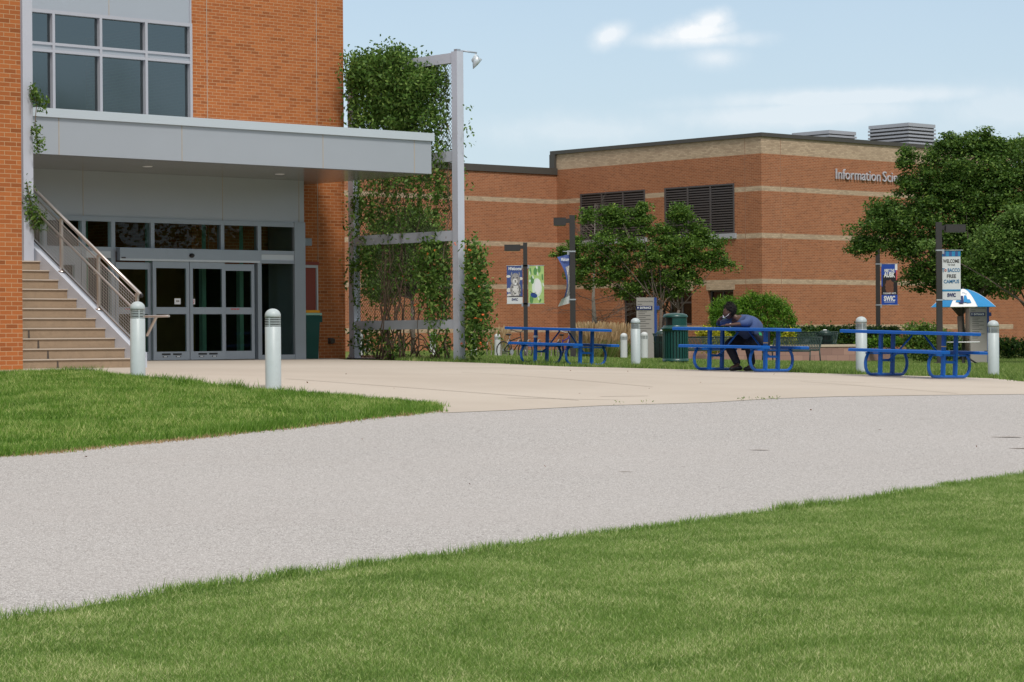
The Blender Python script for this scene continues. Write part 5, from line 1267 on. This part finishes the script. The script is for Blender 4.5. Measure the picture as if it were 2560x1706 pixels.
shrub('juniper_sprays', 'feathery tips around the big juniper crown', mm, 83.6, 2600, .16, 'leaf_juniper', aspect=.15, spiky=True).name
o = [o for o in COL.objects if o.name.startswith('juniper_sprays')][0]; jp = [o for o in COL.objects if o.name.startswith('juniper_shrub')][0]
o.parent = jp; o.location = Vector(o.location)-Vector(jp.location)
for k in ('category','label'): del o[k]
shrub('gold_shrub', 'golden yellow shrub left of the seated person', [(1642,775,30,22),(1625,765,20,14),(1660,785,25,20),(1640,795,30,18)], 80, 4200, .09, 'leaf_yellow')
shrub('gold_shrub', 'small golden shrub at the right foot of the juniper', [(1815,775,13,22),(1808,785,14,18)], 82.5, 1500, .09, 'leaf_yellow')
shrub('hedge', 'long dark hedge with yellow tips in front of the hall wall', [(u,775,30,22,1) for u in range(1830,2070,22)]+[(u,758,14,7,.25) for u in range(1830,2070,15)], 88, 15000, .10, 'leaf_hedge', 'hedge')
shrub('low_hedge', 'low yellow green hedge strip in front of the dark hedge', [(u,788,14,9,1) for u in range(1975,2075,12)], 82, 3200, .08, 'leaf_juniper', 'hedge')
shrub('round_shrub', 'round mid green shrub in front of the hall left of the tall lamp', [(2125,790,48,42),(2105,770,30,28),(2145,775,38,30)], 77, 7000, .09, 'leaf_tree')
shrub('round_shrub', 'dark shrub between the tall lamp and the umbrella table', [(2180,795,35,28)], 84, 2600, .10, 'leaf_hedge')
shrub('far_hedge', 'dark green hedge at far right beyond the last bollard', [(u,800,22,24,1) for u in range(2300,2420,14)], 90, 5200, .11, 'leaf_hedge', 'hedge')
shrub('small_plant', 'small leafy plant in the lawn behind the trellis', [(1010-10,845*S,10,8)], 70, 260, .09, 'leaf_juniper', 'plant')
shrub('small_plant', 'low green plant growing beyond the trellis centre', [(918,868*S,9,9)], 80, 300, .1, 'leaf_tree', 'plant')
# ornamental grasses
def tuft(u, Y, lab, n1=260, n2=150, h=.95, w=.55):
    g_ = G(u, Y); t = thing('ornamental_grass', g_, lab, 'ornamental grass', 0, 'clumps of tan ornamental grass')
    def bl(n, h, w, wd, mat, name, z0=0, plume=0):
        a = RNG.uniform(0, 2*PI, n); r = RNG.random(n)**.6*w; hh = h*RNG.uniform(.7,1.1,n); B = np.c_[np.cos(a)*r*.35, np.sin(a)*r*.35, np.zeros(n)]; T = np.c_[np.cos(a)*r, np.sin(a)*r, hh]
        ww = RNG.uniform(0, PI, n); wx = np.c_[np.cos(ww), np.sin(ww), np.zeros(n)]*wd
        if plume: B = B*.2+T*.8
        M1 = (B+T)/2+[0,0,.04*h]
        V = np.stack([B-wx, B+wx, M1+wx*(1.3 if plume else .8), T, M1-wx*(1.3 if plume else .8)], 1).reshape(-1,3)
        npmesh(name, V, 5, mat, RNG.random(n), t)
    bl(n1, h*.6, w, .010, 'blade_far', 'blades'); bl(n2, h, w*.95, .006, 'leaf_dry', 'stalks'); bl(n2, h*1.03, w*.95, .016, 'leaf_dry', 'plumes', 0, 1)
for i, (u, Y, lab) in enumerate([(1356,80,'tan ornamental grass clump left, beside the taller lamp post'),(1388,81,'tan ornamental grass clump between lamp post and low bollard'),(1421,82,'tan ornamental grass clump right, nearest the directory sign')]): tuft(u, Y, lab, 420, 300, 1.2, .62)
tuft(1150, 96, 'thin wispy grass clump beside the black bicycle', 160, 60, 1.1, .5)

# ------------------------------------------------------------------ seated person
g2, M2 = TT[1]
pe = thing('person', g2, 'person in blue shirt seated at middle table resting chin on hand', 'person'); pe.rotation_euler = M2.to_euler(); pe.location = (g2[0], g2[1], g2[2]+.016)
def skinmesh(name, pts, edges, radii, mat, par, root=0, lv=2):
    me = bpy.data.meshes.new(name); me.from_pydata([tuple(p) for p in pts], edges, []); o = bpy.data.objects.new(name, me); COL.objects.link(o)
    sk = o.modifiers.new('s', 'SKIN'); 
    for i, r in enumerate(radii):
        rv = r if hasattr(r, '__len__') else (r, r); me.skin_vertices[0].data[i].radius = rv; me.skin_vertices[0].data[i].use_root = (i == root)
    sk.use_smooth_shade = True; ss = o.modifiers.new('u', 'SUBSURF'); ss.levels = lv; ss.render_levels = lv
    bpy.context.view_layer.update(); dg = bpy.context.evaluated_depsgraph_get(); m2 = bpy.data.meshes.new_from_object(o.evaluated_get(dg))
    bpy.data.objects.remove(o); m2.materials.clear(); m2.materials.append(MATS[mat]); 
    for p in m2.polygons: p.use_smooth = True
    o = bpy.data.objects.new(name, m2); COL.objects.link(o); o.parent = par; return o
# table axes: x along the table (right, nearer), y across (right, away), seat at z .46, top at z .77
E_ = -.22
pel = (E_, .60, .58); bel = (E_-.03, .50, .74); che = (E_-.08, .40, .87); nek = (E_-.18, .28, .955); hd0 = (E_-.23, .22, .99)
shL = (E_+.05, .36, .915); shR = (E_-.30, .36, .90)
elL = (E_+.05, .20, .84); wrL = (E_-.16, .06, .815); haL = (E_-.22, .02, .81)
elR = (E_-.50, .18, .835); wrR = (E_-.42, .08, .885); haR = (E_-.37, .07, .925)
hpL = (E_+.13, .58, .56); hpR = (E_-.13, .58, .56); knL = (E_+.18, .18, .50); knR = (E_-.28, .17, .49); anL = (E_+.14, .36, .10); anR = (E_+.02, .12, .10)
toL = (E_+.12, .22, .05); toR = (E_-.02, -.06, .05)
B_pts = [pel, bel, che, nek, hd0, shL, elL, wrL, haL, shR, elR, wrR, haR, hpL, knL, anL, toL, hpR, knR, anR, toR]
B_ed = [(0,1),(1,2),(2,3),(3,4),(2,5),(5,6),(6,7),(7,8),(2,9),(9,10),(10,11),(11,12),(0,13),(13,14),(14,15),(15,16),(0,17),(17,18),(18,19),(19,20)]
B_r = [.15,.16,.14,.06,.05,.06,.045,.030,.030,.06,.045,.030,.030,.10,.07,.042,.035,.10,.07,.042,.035]
body = skinmesh('body', B_pts, B_ed, B_r, 'skin', pe)
# head, ears, nose and fingers join the body mesh
m = MB(); hc = Vector((E_-.265, .17, 1.035)); fdir = Vector((-.62, -.78, -.12)).normalized(); fdir = Vector((-.25, -.95, -.15)).normalized()
# face looks towards the left of the picture: world -x expressed in table axes
Wx = M2.to_3x3().inverted() @ Vector((-1, -.25, -.12)); fdir = Wx.normalized(); upv = Vector((0,0,1)); sd = fdir.cross(upv).normalized(); upv = sd.cross(fdir)
def hp(f, s, u): return hc + fdir*f + sd*s + upv*u
ns = 14; rings = []
for i in range(ns+1):
    ph = PI*i/ns; ring = []
    for j in range(20):
        th = 2*PI*j/20; x_, y_, z_ = math.sin(ph)*math.cos(th), math.sin(ph)*math.sin(th), -math.cos(ph)
        fx = .098*x_; sy2 = .075*y_; uz = .118*z_
        if z_ < 0: sy2 *= 1+.35*z_; fx *= 1+.12*z_
        if x_ > .85 and abs(y_) < .3: fx += .018*math.exp(-((z_+.12)/.16)**2)+.012*math.exp(-((z_+.52)/.12)**2)
        if x_ > .7 and .1 < abs(y_) < .55: fx -= .010*math.exp(-((z_-.08)/.12)**2)
        ring.append(m.pt(hp(fx, sy2, uz)))
    rings.append(ring)
for a, b in zip(rings, rings[1:]):
    for j in range(20): m.face([a[j], a[(j+1)%20], b[(j+1)%20], b[j]], 'skin', True)
for s in (-1, 1): m.sphere(hp(-.005, s*.076, -.005), .022, 'skin', 5)
def fingers(w, h, curl, palm=.03):
    w, h = Vector(w), Vector(h); d = (h-w).normalized(); sd_ = d.cross(Vector((0,0,1))).normalized(); dn = Vector(curl)
    for k, L in enumerate((.060,.072,.068,.052)):
        b = h + sd_*(k-1.5)*.019 + d*.01; m.tube([b, b+d*L*.45+dn*.004, b+d*L*.8+dn*.022, b+d*L*.9+dn*.045], [.0095,.009,.008,.006], 'skin', 6)
    b = w.lerp(h, .5)+sd_*-.03; m.tube([b, b-sd_*.015+d*.03, b-sd_*.008+d*.055+dn*.01], [.012,.011,.008], 'skin', 6)
fingers(wrL, haL, (0,0,-.3)); fingers(wrR, haR, (-.2,.4,.0))
ho = m.build('head_and_hands', None)
# merge into the body mesh
bm = bmesh.new(); bm.from_mesh(body.data); bm.from_mesh(ho.data); bm.to_mesh(body.data); bm.free(); bpy.data.objects.remove(ho)
for p in body.data.polygons: p.use_smooth = True
S_pts = [(E_,.62,.62), (E_-.02,.53,.74), (E_-.07,.42,.85), (E_-.15,.33,.94), shL, (E_+.08,.26,.86), (elL[0],elL[1]+.02,elL[2]+.01), (E_-.02,.155,.845), shR, (E_-.43,.27,.855), (elR[0]+.01,elR[1],elR[2]+.015), (E_-.50,.15,.86)]
S_ed = [(0,1),(1,2),(2,3),(2,4),(4,5),(5,6),(6,7),(2,8),(8,9),(9,10),(10,11)]
skinmesh('shirt', S_pts, S_ed, [.225,.250,.205,.105,.095,.080,.066,.052,.095,.075,.062,.05], 'shirt', pe)
T_pts = [(E_,.62,.56), hpL, (E_+.17,.36,.54), knL, (E_+.16,.28,.30), (anL[0],anL[1],anL[2]+.0), hpR, (E_-.22,.36,.54), knR, (E_-.13,.14,.30), (anR[0],anR[1],anR[2])]
skinmesh('trousers', T_pts, [(0,1),(1,2),(2,3),(3,4),(4,5),(0,6),(6,7),(7,8),(8,9),(9,10)], [.19,.145,.115,.092,.078,.072,.145,.115,.092,.078,.072], 'trousers', pe)
for an, to in ((anL,toL),(anR,toR)):
    an, to = Vector(an), Vector(to); d = Vector((to.x-an.x, to.y-an.y, 0)).normalized(); m = MB(); a = Vector((an.x, an.y, .045))
    m.tube([a-d*.07, a-d*.03+Vector((0,0,.015)), a+d*.06+Vector((0,0,.005)), a+d*.15-Vector((0,0,.005)), a+d*.20-Vector((0,0,.01))], [.032,.046,.045,.040,.022], 'shoe', 10); m.build('shoe', pe)
m = MB(); n = 12; rings = []
rr = random.Random(2); hcen = hp(-.035, 0, .055)
for i in range(n+1):
    ph = PI*i/n; ring = []
    for j in range(22):
        th = 2*PI*j/22; k = 1+rr.uniform(-.06,.06); x_, y_, z_ = math.sin(ph)*math.cos(th), math.sin(ph)*math.sin(th), -math.cos(ph)
        f_ = .118*x_*k if x_ < 0 else .095*x_*k
        if z_ < -.1 and x_ > 0: f_ *= .45
        ring.append(m.pt(hcen+fdir*f_+sd*.108*y_*k+upv*.115*z_*k))
    rings.append(ring)
for a, b in zip(rings, rings[1:]):
    for j in range(22): m.face([a[j], a[(j+1)%22], b[(j+1)%22], b[j]], 'hair', True)
hr = m.build('hair', pe); H3 = np.array([tuple(v.co) for v in hr.data.vertices]); HC = np.repeat(H3, 12, 0)+RNG.normal(size=(len(H3)*12,3))*.012
npmesh('curls', leaves(HC, .02, .5), 4, 'hair', None, hr)
m = MB(); m.poly([hp(.105,-.03,-.035), hp(.112,0,-.03), hp(.120,.0,-.075), hp(.09,-.04,-.085)], 'white'); m.poly([hp(.105,.03,-.035), hp(.112,0,-.03), hp(.120,.0,-.075), hp(.09,.04,-.085)], 'white')
m.tube([hp(.09,.045,-.07), hp(.04,.07,-.04), hp(-.0,.08,-.0)], .004, 'white', 4); m.tube([hp(.09,-.045,-.07), hp(.04,-.07,-.04), hp(-.0,-.08,-.0)], .004, 'white', 4); m.build('face_mask', pe)
m = MB(); p_ = Vector((E_+.205, .50, .66)); m.poly([p_+Vector((-.0,-.05,.04)), p_+Vector((.02,.0,.03)), p_+Vector((.03,.03,-.05)), p_+Vector((.01,-.03,-.04))], 'green_card'); m.build('badge', pe)
m = MB(); m.tube([Vector(wrL)+Vector((.02,.02,.0))+Vector((0,.03*math.cos(a*PI/5),.034*math.sin(a*PI/5))) for a in range(10)], .006, 'white', 5, closed=True); m.build('bracelet', pe)

# ------------------------------------------------------------------ woods behind the viewer (mirrored in the glass)
NW = 110000; xs_ = RNG.uniform(-60, 120, NW); ys_ = -57-RNG.random(NW)*8-.25*np.abs(xs_-20); k_ = RNG.random(NW) < .6; tt = RNG.uniform(-60,150,NW); ys_ = np.where(k_, tt, ys_); xs_ = np.where(k_, 76+RNG.random(NW)*8, xs_); hs_ = 11+4.5*np.maximum(0,np.sin((xs_+ys_)*.13+.5))**5+1.8*np.sin((xs_+ys_)*.21)+1.6*np.sin((xs_-ys_)*.53+1); C = np.c_[xs_, ys_, RNG.random(NW)**.6*hs_]
wo_ = npmesh('woods', leaves(C, .40, .8), 4, 'leaf_big', RNG.random(len(C))); tag(wo_, 'distant band of green woods across the open lawn', 'woods', kind='stuff')
m = MB()
def ribbon(p, q_, n):
    prev = None
    for i in range(n+1):
        x = p[0]+(q_[0]-p[0])*i/n; y = p[1]+(q_[1]-p[1])*i/n; h = 9.2+1.5*math.sin((x+y)*.21)+1.2*math.sin((x-y)*.53+1); dx = 1.5*math.sin(i*2.1); col = [m.pt((x+dx+.6*math.sin(i*1.3+k*2), y+dx+.6*math.cos(i*.9+k), h*k/5-.5)) for k in range(6)]
        if prev:
            for k in range(5): m.face([prev[k], col[k], col[k+1], prev[k+1]], 'leaf_big')
        prev = col
ribbon((82,155), (82,-60), 90); ribbon((120,-66), (-60,-66), 80); m.build('woods_backing', wo_)  # solid ribbon added among the woods leaves to keep the glass reflections dark

# ------------------------------------------------------------------ sky, sun, camera
SUN_EL, SUN_AZ = rad(52), rad(162)                # azimuth clockwise from +Y
w = bpy.data.worlds.new('World'); SC.world = w; w.use_nodes = True; nt = w.node_tree; bg = nt.nodes['Background']
sky = nt.nodes.new('ShaderNodeTexSky'); sky.sky_type = 'NISHITA'; sky.sun_disc = False; sky.sun_elevation = SUN_EL; sky.sun_rotation = SUN_AZ; sky.air_density = 1.0; sky.dust_density = 1.2; sky.ozone_density = 1.0
tcd = nt.nodes.new('ShaderNodeTexCoord').outputs['Generated']; sp = nt.nodes.new('ShaderNodeSeparateXYZ'); nt.links.new(tcd, sp.inputs[0])
ysafe = math_(nt, 'MAXIMUM', sp.outputs[1], .05); az = math_(nt, 'DIVIDE', sp.outputs[0], ysafe); el = math_(nt, 'DIVIDE', sp.outputs[2], ysafe)
cb = nt.nodes.new('ShaderNodeCombineXYZ'); nt.links.new(az, cb.inputs[0]); nt.links.new(el, cb.inputs[1])
nz1 = noise(nt, cb.outputs[0], 70, 8, .62); nz2 = noise(nt, cb.outputs[0], 9, 5, .6)
front = math_(nt, 'GREATER_THAN', sp.outputs[1], .2)
def cloud(u, v, ru, rv, soft, amt, tilt=0, nzs=.55):
    r = ray(u, v); dx = math_(nt, 'SUBTRACT', az, r[0]); dy = math_(nt, 'SUBTRACT', el, r[2])
    dy = math_(nt, 'SUBTRACT', dy, math_(nt, 'MULTIPLY', dx, tilt))
    a = math_(nt, 'POWER', math_(nt, 'MULTIPLY', math_(nt, 'ABSOLUTE', dx), F/ru), 2.0); b = math_(nt, 'POWER', math_(nt, 'MULTIPLY', math_(nt, 'ABSOLUTE', dy), F/rv), 2.0)
    d = math_(nt, 'SQRT', math_(nt, 'ADD', a, b)); d = math_(nt, 'ADD', d, math_(nt, 'MULTIPLY', math_(nt, 'SUBTRACT', nz1, .5), nzs*2.3))
    m_ = math_(nt, 'DIVIDE', math_(nt, 'SUBTRACT', 1.0+soft*.5, d), soft, clamp=True); return math_(nt, 'MULTIPLY', math_(nt, 'MULTIPLY', m_, m_), amt)
cs = [cloud(1400,82,44,27,1.3,.7,.3), cloud(1632,52,50,30,1.2,.85,.25), cloud(1600,74,85,30,1.1,.9,.12), cloud(1600,92,135,18,1.6,.75,.0), cloud(1645,132,58,25,1.7,.5), cloud(1950,225,380,26,1.0,.42,.03,.35), cloud(1850,262,330,40,1.0,.40,.04,.35), cloud(1330,300,260,40,1.4,.25), cloud(2320,250,200,60,1.3,.25,0)]
tot = cs[0]
for c in cs[1:]: tot = math_(nt, 'MAXIMUM', tot, c)
tot = math_(nt, 'MULTIPLY', tot, front)
# thin high veil over the whole sky
haze = math_(nt, 'MULTIPLY_ADD', ramp(nt, noise(nt, tcd, 2.2, 6, .6), [(.35, 0), (.75, 1)]), .22, .40)
low = math_(nt, 'MULTIPLY', math_(nt, 'SUBTRACT', 1.0, math_(nt, 'DIVIDE', sp.outputs[2], .16), clamp=True), .30)
veil = math_(nt, 'ADD', haze, low, clamp=True)
HZC = (5.0, 6.15, 7.25); CLC = (8.0, 8.1, 8.2)
c = mixc(nt, veil, sky.outputs[0], HZC); c = mixc(nt, math_(nt, 'MULTIPLY', math_(nt, 'DIVIDE', math_(nt, 'SUBTRACT', sp.outputs[2], .16), .3, clamp=True), .75), c, (6.7,6.4,6.0)); c = mixc(nt, tot, c, CLC)
nt.links.new(c, bg.inputs[0]); bg.inputs[1].default_value = .1
sd = bpy.data.lights.new('sun', 'SUN'); sd.energy = 2.0; sd.angle = rad(14); sd.color = (1, .96, .90)
so_ = bpy.data.objects.new('sun', sd); COL.objects.link(so_); dvec = Vector((math.sin(SUN_AZ)*math.cos(SUN_EL), math.cos(SUN_AZ)*math.cos(SUN_EL), math.sin(SUN_EL)))
so_.rotation_euler = dvec.to_track_quat('Z', 'Y').to_euler(); so_.location = (20, -20, 40)
cam = bpy.data.cameras.new('camera'); cam.sensor_width = 36; cam.lens = 36*F/2353; cam.shift_y = -(1568/2-HZ)/2353; cam.clip_end = 2000; cam.clip_start = .1
cobj = bpy.data.objects.new('camera', cam); COL.objects.link(cobj); rv = Vector((math.cos(RHO), 0, -math.sin(RHO))); uv = Vector((math.sin(RHO), 0, math.cos(RHO))); bk = Vector((0,-1,0))
Mc = Matrix((rv, uv, bk)).transposed().to_4x4(); Mc.translation = (0, 0, CZ); cobj.matrix_world = Mc; SC.camera = cobj
SC.view_settings.view_transform = 'Standard'; SC.view_settings.look = 'None'; SC.view_settings.exposure = .32; SC.view_settings.gamma = 1
SC.cycles.max_bounces = 6; SC.cycles.transparent_max_bounces = 12
